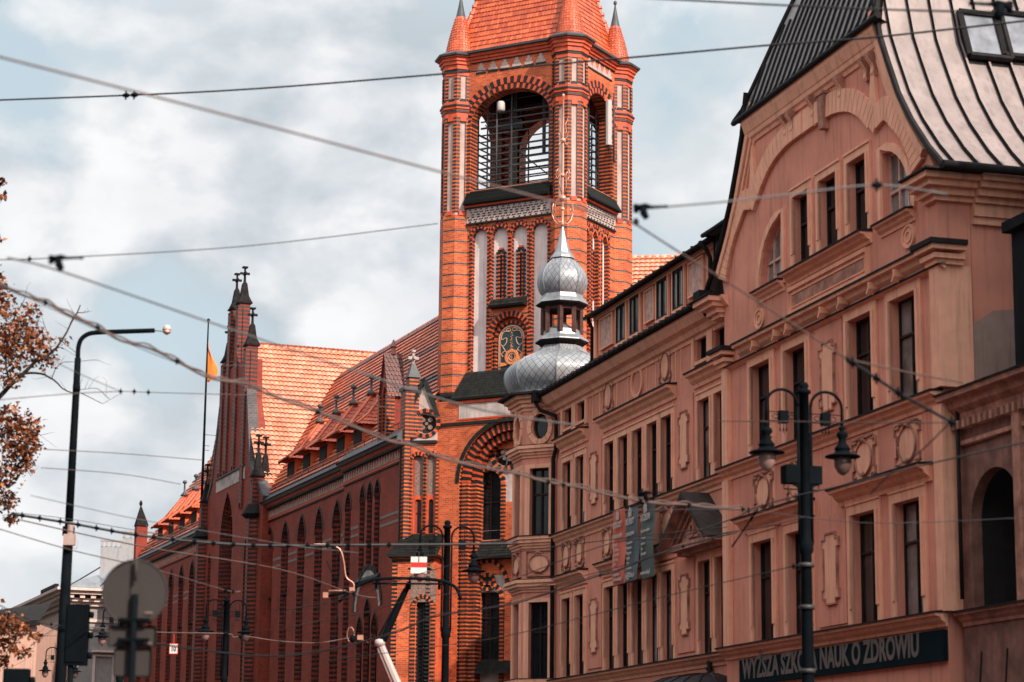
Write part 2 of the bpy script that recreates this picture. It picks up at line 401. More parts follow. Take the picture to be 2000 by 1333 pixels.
# ================================================================== THE SETTING: ground, road, pavements
def sheet(name, pts, z, mat):
    mb = MB(); mb.face([(x, y, z) for x, y in pts]); o = mb.build(name, mat); o['kind'] = 'structure'; return o
M_ground = plain('ground_paving', (.07, .065, .06), .9, var=.3, streak=False)
M_asph = plain('asphalt', (.04, .04, .042), .9, var=.3, streak=False)
M_paint = plain('road_paint', (.7, .7, .68), .8, streak=False)
sheet('ground', [(-1500, -300), (1500, -300), (1500, 2500), (-1500, 2500)], 0, M_ground)
def strip_(a, l, r, y0, y1):            # strip along the street, heading a deg left of north
    d = Vector((-sin(R(a)), cos(R(a)))); n = Vector((cos(R(a)), sin(R(a))))
    P = [d * y0 + n * l, d * y0 + n * r, d * y1 + n * r, d * y1 + n * l]; return [(p.x, p.y) for p in P]
sheet('road', strip_(15.9, -6, 13, -60, 260), .004, M_asph)
for side_, (l_, r_) in (('pavement', (13, 20.6)), ('pavement', (-10.4, -6))):
    mb = MB(); P = strip_(15.9, l_, r_, -60, 260); mb.prz(P, 0, .13); o = mb.build('pavement', M_ground); o['kind'] = 'structure'
mb = MB()
for k in range(-8, 40): mb.face([(x, y, .008) for x, y in strip_(15.9, 3.4, 3.55, k * 6, k * 6 + 3)])
mb.build('road_marking', M_paint)['kind'] = 'structure'

# ================================================================== BRICK CLOCKLESS TOWER
T = Frame(60.5, 1111, 450, 105)
tw = empty('brick_tower', T.O, T.rz, 'tall red brick tower with open arched belfry, black brick bands and steep orange tiled roof', 'tower')
S1, S2, WT = 6.08, 4.75, .35
FC = [(lambda a, b, z: (a, b, z), S1), (lambda a, b, z: (-b, -a, z), S2), (lambda a, b, z: (a, -S2 - b, z), S1), (lambda a, b, z: (S1 + b, -a, z), S2)]
def CEN(L): return 3.02 if L > 5 else L / 2
def openp(k, L):                        # belfry arch of a face
    c = CEN(L); h = 2.17 if L > 5 else 1.28
    return archp(c - h, c + h, 30.62, 35.43, 'round', rise=1.5 if L > 5 else 1.25, seg=20)
for k, (tf, L) in enumerate(FC):
    w_ = MB(tf); op = openp(k, L)
    w_.plate(rectp(.2, L - .2, 30.0, 37.3), -.3, WT, 0, holes=[op], mr=1)
    o = w_.build('belfry_wall', [M_brick, M_strip], tw)
    c = CEN(L); h = 2.17 if L > 5 else 1.28; rs = 1.5 if L > 5 else 1.25; zs = 35.43 - rs
    if k < 2:
        a = MB(tf); n_ = 44 if L > 5 else 28
        for i in range(n_):
            t0, t1 = pi * (i + .06) / n_, pi * (i + .94) / n_
            for (e0, e1, q) in ((.02, .27, 0), (.30, .62, 1)):
                P = [(c + (h + e) * cos(t), zs + (rs + e) * sin(t)) for e, t in ((e0, t0), (e1, t0), (e1, t1), (e0, t1))]
                P = [(min(max(x, .55), L - .55), z) for x, z in P]
                if abs(P[0][0] - P[2][0]) < .01: continue
                a.plate(P, WT - .02, WT + .03 + .02 * q, (i + q) % 2)
        for s_ in (-1, 1):                # striped jamb colonnettes
            a.box(c + s_ * (h + .10) - .09, c + s_ * (h + .10) + .09, WT - .05, WT + .06, 30.5, zs, 2)
        a.build('arch_ring', [M_redp, M_dark, M_strip], tw)
        f = MB(tf)                        # stepped white frieze under the gutter
        st = .66 if L > 5 else .52; n_ = int((L - 1.7) / st); x0 = c - (n_ - 1) * st / 2
        for i in range(n_):
            x = x0 + i * st
            for j, (wd, zz) in enumerate(((.24, 36.52), (.15, 36.67), (.07, 36.82))): f.box(x - wd, x + wd, WT, WT + .02 + .003 * j, zz, zz + .15, 0)
            f.box(x - .28, x + .28, WT, WT + .04, 36.43, 36.50, 1)
        f.box(.5, L - .5, WT, WT + .09, 36.99, 37.06, 1)
        f.build('stepped_frieze', [M_field, M_dark, M_redp], tw)
        f = MB(tf)
        for (n1, z0, z1) in ((.42, 37.02, 37.14), (.50, 37.14, 37.28), (.60, 37.28, 37.42)): f.box(.3, L - .3, .1, n1 + .03, z0, z1 - .004, 0)
        f.prof(.3, L - .3, [(.1, 37.42), (.78, 37.42), (.80, 37.52), (.1, 37.80)], 1)
        f.build('eaves_cornice', [M_redp, M_lead], tw)
    else:
        f = MB(tf); f.prof(.3, L - .3, [(.1, 37.0), (.62, 37.3), (.80, 37.52), (.1, 37.80)], 1); f.build('eaves_cornice', [M_redp, M_lead], tw)
    # sloping slate sill below the opening, frieze of white crosses
    s_ = MB(tf); s_.prof(.72, L - .72, [(-.25, 30.63), (.30, 30.63), (.72, 29.92), (.72, 29.86), (.0, 29.86)], 0)
    for i in range(12): s_.box(.72, L - .72, .32 + i * .035, .37 + i * .035, 30.55 - i * .0595, 30.585 - i * .0595, 1)
    s_.box(.75, L - .75, .2, .56, 29.76, 29.86, 2); s_.build('belfry_sill', [M_leadd, M_slate, M_redp], tw)
    if k < 2:
        f = MB(tf); f.box(.75, L - .75, .3, .42, 29.0, 29.72, 0); pz = .30; n_ = int((L - 1.6) / pz); x0 = c - n_ * pz / 2
        for i in range(n_ + 1):
            for r_ in range(6):
                t = r_ / 5; z = 29.06 + t * .58
                for s2 in (-1, 1):
                    x = x0 + i * pz + s2 * (t if i % 1 == 0 else 0) * pz
                    if .8 < x < L - .8: f.box(x - .042, x + .042, .42, .445 + .003 * s2, z - .022, z + .022, 1)
        f.box(.75, L - .75, .3, .47, 28.93, 29.0, 1); f.box(.75, L - .75, .3, .475, 29.7, 29.76, 1)
        f.build('cross_frieze', [M_field, M_dark], tw)
# body below the belfry, blind niches cut into the visible faces
NF = [[(4.21, 5.02, 21.3, 28.68), (3.09, 3.96, 25.15, 28.66), (2.04, 2.87, 25.15, 28.62), (.95, 1.77, 21.3, 28.6)],
      [(1.05, 1.36, 21.3, 28.55), (1.74, 2.34, 22.0, 28.58), (2.76, 3.36, 21.3, 28.55)]]
NF[1][0] = (.72 + .2, 1.42, 21.3, 28.55)
mos = archp(2.21, 3.67, 21.48, 23.92, 'round', rise=.68, seg=14)
for k, (tf, L) in enumerate(FC):
    w_ = MB(tf)
    if k < 2:
        hs = [archp(a, b, c, d, 'round' if k == 0 else 'pointed', rise=(b - a) / 2 if k == 0 else (b - a) * .9) for a, b, c, d in NF[k]]
        if k == 0: hs.append(archp(1.98, 3.90, 21.2, 24.25, 'round', rise=.95, seg=14))
        w_.plate(rectp(.3, L - .3, 18.0, 29.4), -.2, WT, 0, holes=hs, mr=1)
        n_ = MB(tf)
        for i, h_ in enumerate(hs[:len(NF[k])]): n_.plate(h_, .0, .12, 0)
        n_.build('plaster_niche', [M_plast], tw)
        q = MB(tf)                          # toothed quoins and voussoirs
        for (a, b, c, d) in NF[k]:
            hw = (b - a) / 2; zs = d - hw
            if k == 0:
                q.arc(((a + b) / 2, zs), hw + .02, hw + .17, 0, pi, 15, WT - .02, WT + .035, (0, 1), .08)
                q.arc(((a + b) / 2, zs), hw + .19, hw + .25, 0, pi, 15, WT - .02, WT + .02, (1, 0), .08)
            else:
                q.arc(((a + b) / 2, zs), hw + .02, hw + .16, 0, pi, 11, WT - .02, WT + .035, (0, 1), .08, 1.35)
            z = c; i = 0
            while z < zs - .05:
                ex = .10 if i % 2 else .16
                for u_, s_ in ((a, -1), (b, 1)):
                    q.box(min(u_ + s_ * .01, u_ + s_ * ex), max(u_ + s_ * .01, u_ + s_ * ex), WT - .02, WT + .02 + .004 * (i % 2), z, z + .085, 1 if i % 2 == 0 else 0)
                z += .095; i += 1
        q.build('toothed_surround', [M_redp, M_dark], tw)
        s_ = MB(tf)                        # slit windows standing in the middle niches
        for (a, b, c, d) in (NF[0][1:3] if k == 0 else NF[1][1:2]):
            m_ = (a + b) / 2; sc_ = (b - a) / .87
            s_.box(m_ - .07, m_ + .07, .10, .135, 25.25, 27.35, 2)
            z = 25.2; i = 0
            while z < 27.5:
                o1 = (.255 if i % 2 else .165) * sc_
                for sg in (-1, 1):
                    x0, x1 = sorted((m_ + sg * .07, m_ + sg * o1)); s_.box(x0, x1, .1, .22 + .01 * (i % 2), z, z + .085, i % 2)
                z += .095; i += 1
            s_.box(m_ - .16 * sc_, m_ + .16 * sc_, .1, .24, 27.5, 27.59, 1); s_.box(m_ - .1, m_ + .1, .1, .235, 27.59, 27.68, 0)
        s_.build('slit_window', [M_redp, M_dark, M_inner], tw)
    else: w_.plate(rectp(.3, L - .3, 18.0, 29.9), -.2, WT, 0)
    w_.box(.3, L - .3, -.2, WT + .02, 29.3, 29.95, 2)
    w_.build('tower_wall', [M_band, M_strip, M_redp], tw)
g = MB()                                     # belfry floor and ceiling
g.box(.3, S1 - .3, -S2 + .3, -.3, 30.0, 30.5, 0); g.build('belfry_floor', M_inner, tw); g = MB(); g.box(.25, S1 - .25, -S2 + .25, -.25, 36.3, 36.7, 0)
for k_ in range(3): g.box(.3, S1 - .3, -1.2 - k_ * 1.3, -1.05 - k_ * 1.3, 35.9, 36.3, 0)
g.build('belfry_ceiling', M_inner, tw)
# mosaic recess with posthorn
q = MB(); hs = archp(1.98, 3.90, 21.2, 24.25, 'round', rise=.95, seg=14); q.plate(hs, -.05, .08, 0, holes=[mos])
z = 21.2; i = 0
while z < 24.2:
    for u_ in (1.98, 3.90):
        s_ = -1 if u_ < 3 else 1; x0, x1 = sorted((u_ - s_ * .0, u_ + s_ * (.22 if i % 2 else .14))); q.box(x0, x1, .3, WT + .025 + .004 * (i % 2), z, z + .085, i % 2)
    z += .095; i += 1
q.arc((2.94, 23.3), .97, 1.22, .12, pi - .12, 27, WT - .02, WT + .04, (0, 1), .08)
q.arc((2.94, 23.18), .78, .92, .05, pi - .05, 21, .08, .2, (0, 1), .08)
for x in (1.98, 2.12, 3.70, 3.84): q.box(x, x + .08, .1, .3, 21.2, 23.2, 2)
q.build('mosaic_recess', [M_redp, M_dark, M_strip], tw)
M_teal = plain('dark_teal_mosaic', (.018, .045, .05), .5, var=.5, scale=18, streak=False)
M_gold = plain('orange_mosaic', (.72, .22, .07), .5, var=.35, scale=20, streak=False)
M_cream = plain('cream_mosaic', (.62, .36, .26), .5, var=.2, scale=20, streak=False)
p = MB(); p.plate(mos, .06, .13, 0); p.band(inset(mos, .06) , .06, .13, .145, 2, closed=True); p.band(inset(mos, .13), .03, .13, .143, 1, closed=True)
pan = p.build('mosaic_panel', [M_teal, M_gold, M_cream], tw)
h_ = MB(); cx, cz = 2.90, 22.35
for rr, wd in ((.30, .13), (.17, .04)): h_.band([(cx + rr * cos(t * pi / 10), cz + rr * sin(t * pi / 10)) for t in range(20)], wd, .13, .17 + wd * .3, 0 if wd > .1 else 1, closed=True)
h_.plate([(cx + .18, cz - .28), (cx + .62, cz + -.22), (cx + .66, cz - .42), (cx + .25, cz - .37)], .13, .18, 0)
h_.plate([(cx - .2, cz - .28), (cx - .5, cz + .14), (cx - .62, cz + .2), (cx - .6, cz - .02), (cx - .3, cz - .38)], .13, .185, 0)
for s_ in (-1, 1):                          # ribbon knots
    P = [(2.94 + s_ * .12, 23.62)]
    for i in range(46):
        t = i / 45; P.append((2.94 + s_ * (.40 + .15 * sin(t * 4 * pi)) , 23.5 - t * .95 + .10 * cos(t * 6 * pi)))
    P += [(2.94 + s_ * .55, 22.52), (2.94 + s_ * .45, 22.40)]
    h_.band(P, .032, .13, .155, 1)
    h_.band(ell((2.94 + s_ * .16, 23.66), .12, .07, 10), .03, .13, .16, 1, closed=True)
for i in range(34):                          # hanging cord of beads
    z = 23.55 - i * .055; rr = .03 + .03 * (z < 23) + .02 * sin(i * 2.1); h_.plate(ell((2.94 + .04 * sin(i * 3.7), z), rr, .02, 5), .13, .165 + .01 * (i % 2), i % 3 == 0)
h_.build('posthorn_emblem', [M_gold, M_cream], pan)
lg = MB(); lg.prof(2.0, 3.92, [(.2, 25.12), (.42, 25.10), (.72, 24.78), (.72, 24.72), (.2, 24.66)], 0)
shingles(lg, (2.0, .73, 24.79), (3.92, .73, 24.79), (3.92, .40, 25.13), (2.0, .40, 25.13), .12, .16, 0, .02)
lg.build('tiled_ledge', [M_slate], tw)
# black tiled skirt
for (tf, L) in FC[:2]:
    sk = MB(tf); P = [(.4, 1.25, 20.4), (L - .55, 1.25, 20.4), (L - .8, .36, 21.75), (.7, .36, 21.75)]
    sk.face(P, 0); shingles(sk, *P, .13, .15, 0, .03); sk.box(.35, L - .5, .3, 1.3, 20.3, 20.4, 0); sk.build('tiled_skirt', [M_slate], tw)
# corner turrets
def turret(cx, cy, seen):
    t = MB(); r = .85; a0 = pi / 8
    t.prz(ngon(cx, cy, r, 8, a0), 20.8, 29.42, 0)
    t.prz(ngon(cx, cy, r * .90, 8, a0), 29.40, 36.6, 2)
    def piers(rr, z0, z1, hw):
        for i in range(8):
            v = Vector((cx + rr * cos(a0 + i * pi / 4), cy + rr * sin(a0 + i * pi / 4))); va = Vector((cx + rr * cos(a0 + (i - 1) * pi / 4), cy + rr * sin(a0 + (i - 1) * pi / 4))); vb = Vector((cx + rr * cos(a0 + (i + 1) * pi / 4), cy + rr * sin(a0 + (i + 1) * pi / 4)))
            A = v + (va - v).normalized() * hw; B = v + (vb - v).normalized() * hw; c = Vector((cx, cy)); I = c + (v - c) * .8
            t.prz([tuple(A), tuple(v), tuple(B), tuple(I)], z0, z1, 1)
    piers(r, 29.62, 34.3, .19); piers(r * 1.02, 35.22, 36.42, .19)
    for i in range(8):                       # dark sills at the foot of each field
        am = a0 + (i + .5) * pi / 4; rf = r * cos(pi / 8)
        for z0, z1, mm in ((29.42, 29.62, 3), (35.0, 35.22, 4), (34.1, 34.3, 3)):
            A = Vector((cx + rf * 1.0 * cos(am), cy + rf * 1.0 * sin(am))); tt = Vector((-sin(am), cos(am))) * .14; nn = Vector((cos(am), sin(am))) * .06
            t.prz([tuple(A - tt - nn), tuple(A + tt - nn), tuple(A + tt + nn * .6), tuple(A - tt + nn * .6)], z0, z1, mm)
    for z0, z1, rr, mm in ((29.32, 29.44, .84, 3), (34.3, 34.55, .84, 3), (34.55, 34.72, .88, 1), (34.72, 34.84, .93, 3), (34.84, 34.93, .97, 4), (34.93, 35.08, .90, 3), (36.42, 36.6, .83, 3), (36.6, 36.72, .86, 4), (36.72, 36.95, .90, 3), (36.95, 37.12, .97, 3), (37.12, 37.28, 1.04, 3), (37.28, 37.36, 1.12, 3)):
        t.prz(ngon(cx, cy, rr, 8, a0), z0, z1 - .003, mm)
    t.lathe([(1.0, 37.36), (1.24, 37.36), (1.26, 37.44), (.95, 37.62), (.5, 37.66)], cx, cy, 8, 5, False, a0)
    t.lathe([(.25, 19.5), (.45, 19.7), (.60, 19.95), (.72, 20.2), (.80, 20.45), (.88, 20.6), (.88, 20.72), (.80, 20.82)], cx, cy, 8, 4, False, a0)
    o = t.build('corner_turret', [M_band, M_strip, M_field, M_redp, M_dark, M_lead], tw)
    c = MB(); pr = [(.72, 37.62), (.66, 37.9), (.56, 38.4), (.45, 38.85), (.34, 39.25), (.24, 39.6)]
    c.lathe([(a - .03, b) for a, b in pr], cx, cy, 12, 0)
    zs = 37.62; rows = 14
    for k_ in range(rows):
        z0 = 37.60 + k_ * .142; z1 = z0 + .17
        def rad(z):
            for (ra, za), (rb, zb) in zip(pr, pr[1:]):
                if z <= zb: return ra + (rb - ra) * (z - za) / (zb - za)
            return pr[-1][0]
        cnt = max(7, int(2 * pi * rad(z0) / .135))
        for j in range(cnt):
            b0 = 2 * pi * (j + .5 * (k_ % 2) + .03) / cnt; b1 = 2 * pi * (j + .5 * (k_ % 2) + .97) / cnt; bm = (b0 + b1) / 2; r0 = rad(z0) + .03; r1 = rad(z1) + .002
            f_ = lambda rr, b, z: (cx + rr * cos(b), cy + rr * sin(b), z)
            c.face([f_(r0, b0, z0 + .03), f_(r0, b0 * .75 + b1 * .25, z0 - .01), f_(r0, b0 * .25 + b1 * .75, z0 - .01), f_(r0, b1, z0 + .03), f_(r1, b1, z1), f_(r1, b0, z1)], 0)
    co = c.build('cone_roof', [M_tile], o)
    s_ = MB(); s_.lathe([(.26, 39.56), (.24, 39.62), (.14, 40.1), (.05, 40.62), (.03, 40.75), (.075, 40.8), (.09, 40.87), (.075, 40.94), (.02, 40.99)], cx, cy, 12, 0); s_.build('lead_spike', M_lead, o)
for cx, cy in ((0, 0), (S1, 0), (0, -S2), (S1, -S2)): turret(cx, cy, True)
# steep pyramid roof in real shingles
ap = (S1 / 2, -S2 / 2, 47.5); b0 = [(.12 - .35, .35 - .12, 37.7), (S1 + .23, .23, 37.7), (S1 + .23, -S2 - .23, 37.7), (-.23, -S2 - .23, 37.7)]
pr_ = MB()
def lerp3(a, b, t): return tuple(x + (y - x) * t for x, y in zip(a, b))
mid = [(1.03, -.83, 39.2)] * 0
def tier(t, z):                               # slight bell-cast near the foot
    return [(S1 / 2 + (x - S1 / 2) * t, -S2 / 2 + (y + S2 / 2) * t, z) for x, y, _ in b0]
rings = [tier(1.0, 37.7), tier(.90, 38.5), tier(.80, 39.6), tier(.42, 44.6), tier(.02, 49.8)]
for A, B in zip(rings, rings[1:]):
    for i in range(4):
        j = (i + 1) % 4; pr_.face([A[i], A[j], B[j], B[i]], 0); shingles(pr_, A[i], A[j], B[j], B[i], .17, .235, 0, .04)
for i in range(4):
    pr_.tube([Vector(r_[i]) + Vector((0, 0, .04)) for r_ in rings], .10, 6, 0, False)
    for k_ in range(40):
        f_ = k_ / 40 * 3; a_, b_ = rings[int(f_)][i], rings[int(f_) + 1][i]; p_ = lerp3(a_, b_, f_ - int(f_)); pr_.lathe([(.10, p_[2]), (.15, p_[2] + .06), (.11, p_[2] + .2)], p_[0], p_[1], 7, 0, False)
pr_.build('spire_roof', [M_tile], tw)
# guard rails and frame in the belfry
for k, (tf, L) in enumerate(FC):
    rl = MB(tf); c = CEN(L); h = 2.05 if L > 5 else 1.24
    for i in range(12 if k < 2 else 10):
        z = 30.8 + i * .34; rl.box(c - h, c + h, -.42, -.36, z, z + (.055 if i % 3 else .085), 0)
    for x in (-.93, -.86, .15, .8): rl.box(c + x * h - .03, c + x * h + .03, -.36, -.30, 30.55, 34.9 if x != .15 else 36, 0)
    if k == 0:
        rl.box(c - h, c + h, -.62, -.5, 34.55, 34.62, 0); rl.tube([(c - h, -.7, 30.8), (c + h, -.8, 34.2)], .03, 5, 0); rl.box(c + .55, c + .68, -1.3, -1.15, 30.5, 36.2, 0)
        rl.box(c - 1.1, c - .98, -1.2, -1.05, 32.5, 36.2, 0); rl.box(c + .2, c + 1.7, -1.2, -1.0, 33.9, 34.3, 0)
    rl.build('belfry_railing', M_steel, tw)
# tower foot: the wider block below the skirt
bl = MB(); BN = 1.12
u1_ = T.uz(850.5, 900, BN)[0]; arcC = T.uz(998, 937, BN); ra = arcC[0]; za = arcC[1]
RO = T.uz(897, 940, BN)[0] - ra
hole = archp(ra - RO, ra + RO, .4, za + RO, 'round', seg=26)
bl.plate(rectp(-3.6, u1_, 0, 20.3), -.6, BN, 0, holes=[hole], mr=1)
bl.box(-3.5, u1_ - .02, BN, BN + .06, 19.12, 19.26, 2); bl.box(-3.5, u1_ - .02, BN, BN + .03, 19.26, 19.32, 3)
bl.box(-3.6, u1_, -6, -.6, 0, 20.28, 0)
bl.build('base_block', [M_brick, M_strip, M_dark, M_redp], tw)
wb = MB(); a0_ = T.uz(897, 800, BN)[0]; wb.box(-3.0, a0_, BN - .01, BN + .035, 19.42, 20.1, 0); wb.box(-3.0, a0_ + .08, BN, BN + .08, 20.12, 20.24, 1); wb.box(-3.0, a0_ + .08, BN, BN + .05, 19.34, 19.41, 1)
wb.build('plaster_band', [M_stone, M_redp], tw)
q = MB(); q.arc((ra, za), RO - .42, RO - .04, 0, pi, 56, .55, BN - .12, (0, 1), .07); q.arc((ra, za), RO + .02, RO + .2, 0, pi, 60, BN - .02, BN + .03, (1, 1), .02)
q.arc((ra, za), RO - .78, RO - .46, 0, pi, 48, .30, BN - .34, (1, 0), .07)
for sg in (-1, 1):
    for (r0, n1) in ((RO - .42, BN - .1), (RO - .78, BN - .32)):
        x0, x1 = sorted((ra + sg * r0, ra + sg * (r0 + .36))); q.box(x0, x1, .2, n1, .4, za, 2)
q.build('great_arch', [M_redp, M_dark, M_strip], tw)
RI_ = RO - .78
bk = MB(); wl = T.rect(932, 980, 920, 1055, .3); wl = (wl[0] + .02, wl[1], wl[2], wl[3])
ww = wl[1] - wl[0]; cu = ra; gap_ = .28
w1 = (cu + gap_ / 2 + .0, cu + gap_ / 2 + ww); w1 = (wl[0], wl[1]); w2 = (2 * ra - wl[1], 2 * ra - wl[0])
ros = T.uz(990, 885, .3)
holes = [archp(a, b, wl[2], wl[3], 'round', seg=12) for a, b in (w1, w2)] + [ell(ros, .62, .62, 20)]
lw = T.rect(928, 980, 1155, 1290, .3); lw = (lw[0], lw[1], lw[2], lw[3]); holes += [archp(a, b, lw[2], lw[3], 'round', rise=.35, seg=10) for a, b in ((lw[0], lw[1]), (2 * ra - lw[1], 2 * ra - lw[0]))]
bk.plate(archp(ra - RI_ - .1, ra + RI_ + .1, .4, za + RI_ + .1, 'round', seg=26), -.1, .3, 0, holes=holes, mr=1)
bk.box(ra - RI_, ra + RI_, .3, .31, 14.2, 14.21, 0)
bk.build('arch_infill', [M_stone, M_strip], tw)
inf = MB()
for x0, x1 in ((ra - RI_, w2[0] - .25), (w2[1] + .25, w1[0] - .25), (w1[1] + .25, ra + RI_)): inf.box(x0, x1, .28, .345, .4, za - .9, 0)
inf.box(ra - RI_, ra + RI_, .28, .335, lw[3] + .75, wl[2] - .02, 0)
for a, b in (w1, w2):
    c_ = (a + b) / 2; hw = (b - a) / 2; inf.arc((c_, wl[3] - hw), hw + .02, hw + .24, 0, pi, 17, .3, .42, (0, 1), .07)
    inf.box(a - .24, a - .02, .3, .42, wl[2], wl[3] - hw, 2); inf.box(b + .02, b + .24, .3, .42, wl[2], wl[3] - hw, 2)
    inf.box(a - .24, a - .02, .3, .42, 2, lw[3] - .3, 2); inf.box(b + .02, b + .24, .3, .42, 2, lw[3] - .3, 2)
    inf.arc((c_, lw[3] - .38), hw + .02, hw + .2, .1, pi - .1, 15, .3, .42, (0, 1), .07)
    inf.arc((c_, lw[3] + .42), .26, .42, 0, 2 * pi, 14, .3, .40, (0, 1), .07); inf.plate(ell((c_, lw[3] + .42), .25, .25, 12), .3, .33, 3)
    inf.arc((c_, lw[3] + .15), hw + .35, hw + .52, 0, pi, 21, .3, .46, (0, 1), .07, 1.15)
inf.arc(ros, .64, .86, 0, 2 * pi, 26, .3, .41, (0, 1), .07)
inf.build('window_surround', [M_brick, M_dark, M_strip, M_inner], tw)
rs = MB()
for i in range(6):
    a = i * pi / 3 + .2; rs.plate(ell((ros[0] + .3 * cos(a), ros[1] + .3 * sin(a)), .10, .10, 8), .05, .2, 0)
    rs.tube([(ros[0], .12, ros[1]), (ros[0] + .6 * cos(a + .52), .12, ros[1] + .6 * sin(a + .52))], .05, 5, 0)
rs.plate(ell(ros, .62, .62, 20), .0, .05, 1); rs.build('rosette', [M_stone, M_inner], tw)
TF[0] = None
for h_ in holes[:2]: window(tw, h_, .08, .07, (.5,), (.55,))
for h_ in holes[3:]: window(tw, h_, .08, .07, (.5,), (.62,))
sk = MB(); P = [(ra - RI_, .95, 12.95), (ra + RI_ + .1, .95, 12.95), (ra + RI_, .3, 13.75), (ra - RI_, .3, 13.75)]
sk.face(P, 0); shingles(sk, *P, .13, .15, 0, .03); sk.box(ra - RI_, ra + RI_ + .1, .1, .98, 12.85, 12.95, 0); sk.build('tiled_sill', [M_slate], tw); sk = MB()
P = [(ra - RI_, .9, 7.6), (ra + RI_, .9, 7.6), (ra + RI_, .3, 8.25), (ra - RI_, .3, 8.25)]; sk.face(P, 0); shingles(sk, *P, .13, .15, 0, .03)
sk.build('tiled_sill', [M_slate], tw)

# antennas in the belfry
def antenna(px, py, Y_off, h_, wd, lab):
    pass
o = empty('cellular_antenna', (0, 0, 0), 0, 'tall pale panel antenna fixed in the right hand belfry arch of the brick tower', 'antenna'); o.location = T.O + T.d * .55 - T.n * 3.05 + Vector((0, 0, 33.1)); o.location = T.O - T.d * .55 + T.n * (-3.0) + Vector((0, 0, 33.0)); o.rotation_euler = (0, 0, T.rz)
a = MB(); a.prz(ngon(0, 0, .17, 10), 0, 2.2, 0); a.lathe([(.02, 2.2), (.17, 2.2), (.15, 2.26), (0.02, 2.28)], 0, 0, 10, 0); a.build('radome', M_white, o)
a = MB(); a.tube([(-.28, .0, -.9), (-.28, .0, 2.6)], .04, 6); a.tube([(-.28, 0, .4), (0, 0, .4)], .03, 5); a.tube([(-.28, 0, 1.8), (0, 0, 1.8)], .03, 5)
for x in (-.08, 0, .08): a.lathe([(.03, -.16), (.03, 0)], x, .03, 6); a.tube([(x, .03, -.14), (x * 2 - .2, -.2, -.5), (-.28, -.1, -.9)], .015, 4)
a.build('bracket', M_steel, o)
o = empty('cellular_antenna', T.O + T.d * 3.68 + T.n * .1 + Vector((0, 0, 34.45)), T.rz, 'short pale cylindrical antenna under the left side of the front belfry arch', 'antenna')
a = MB(); a.lathe([(.05, 0), (.17, .02), (.19, .1), (.19, .42), (.15, .5), (.03, .52)], 0, 0, 12, 0); a.build('radome', M_white, o)
a = MB(); a.tube([(.28, -.1, -4), (.28, -.1, .55)], .04, 6); a.tube([(.28, -.1, .3), (0, 0, .3)], .03, 5); a.build('bracket', M_steel, o)

# ================================================================== BRICK POST HALL (long wing)
H = Frame(20.5, 790, 865, 108.5)
ha = empty('brick_hall', H.O, H.rz, 'long red brick hall with tall pointed windows, clay tiled roofs and a pinnacled stepped gable', 'hall')
EZ, RZ, RN = 18.9, 27.6, -6.0
UC, CE = 33.3, 7.75                     # cross wing centre and half width
UEND = 62.6
TOPZ = 17.15
tall = [8.04, 11.15, 14.52, 17.95, 21.36, 24.7] + [44.47, 47.6, 50.78, 54.0, 57.3, 60.4]
trip = [3.04, 4.27, 5.5]
M_eavew = plain('eaves_zigzag_plaster', (.42, .24, .19), .9, var=.3, scale=2)
def lancet(c, w_, z0, zt): return archp(c - w_ / 2, c + w_ / 2, z0, zt, 'pointed', rise=w_ * .95, seg=12)
wl_ = MB()
hs = [lancet(c, 1.45, 1.2, TOPZ) for c in tall if c < 26 and c > 8.3]
wl_.plate(rectp(8.75, 25.6, 0, 18.6), -.55, 0, 0, holes=hs, mr=1)
hs2 = [lancet(c, 1.45, 1.2, TOPZ) for c in tall if c > 43]
wl_.plate(rectp(40.3, UEND, 0, 18.6), -.55, 0, 0, holes=hs2, mr=1)
BO = .35
hb = [lancet(c, .85, 12.6, TOPZ + .05) for c in trip] + [lancet(7.95, 1.0, 1.2, TOPZ)]
hb2 = [lancet(3.04, .95, 1.2, 10.7), lancet(4.27, 1.0, 1.2, 11.5), lancet(5.5, .95, 1.2, 10.7)]
wl_.plate(rectp(-1.3, 8.75, 0, 18.45), -.55, BO, 0, holes=hb + hb2, mr=1)
wl_.box(-1.3, UEND, -12, -.56, 0, 18.5, 0)
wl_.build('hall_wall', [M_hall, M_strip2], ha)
# pale double string course + zigzag eaves frieze + mouldings
e = MB()
def segs(u0, u1, cs, hw): 
    x = u0; o = []
    for c in sorted(cs):
        if c - hw > x and c - hw < u1: o.append((x, c - hw)); x = c + hw
        elif c + hw > x and c - hw <= x: x = c + hw
    if x < u1: o.append((x, u1))
    return o
for zz in (15.15, 14.75):
    for a, b in segs(8.8, 25.3, tall, .85) + segs(40.6, UEND, tall, .85): e.box(a, b, -.02, .018, zz, zz + .14, 0)
    for a, b in segs(-.6, 8.7, trip + [7.95], .6): e.box(a, b, BO - .02, BO + .018, zz, zz + .14, 0)
for (a, b, off) in ((8.75, 25.5, 0), (40.5, UEND, 0), (-1.3, 8.75, BO)):
    x = a + .1
    while x < b - .2:
        e.plate([(x, 17.75), (x + .36, 17.75), (x + .18, 18.25)], off - .02, off + .05, 1); x += .42
    e.box(a, b, off - .02, off + .09, 17.60, 17.70, 2); e.box(a, b, off - .02, off + .07, 17.53, 17.60, 3)
    e.prof(a, b, [(off - .1, 18.28), (off + .14, 18.28), (off + .26, 18.5), (off - .1, 18.5)], 2)
    x = a
    while x < b: e.box(x, x + .12, off, off + .2, 18.22, 18.34, 3); x += .24
e.build('eaves_frieze', [plain('pale_string_course', (.22, .17, .15), .8), M_eavew, M_redp, M_dark], ha)
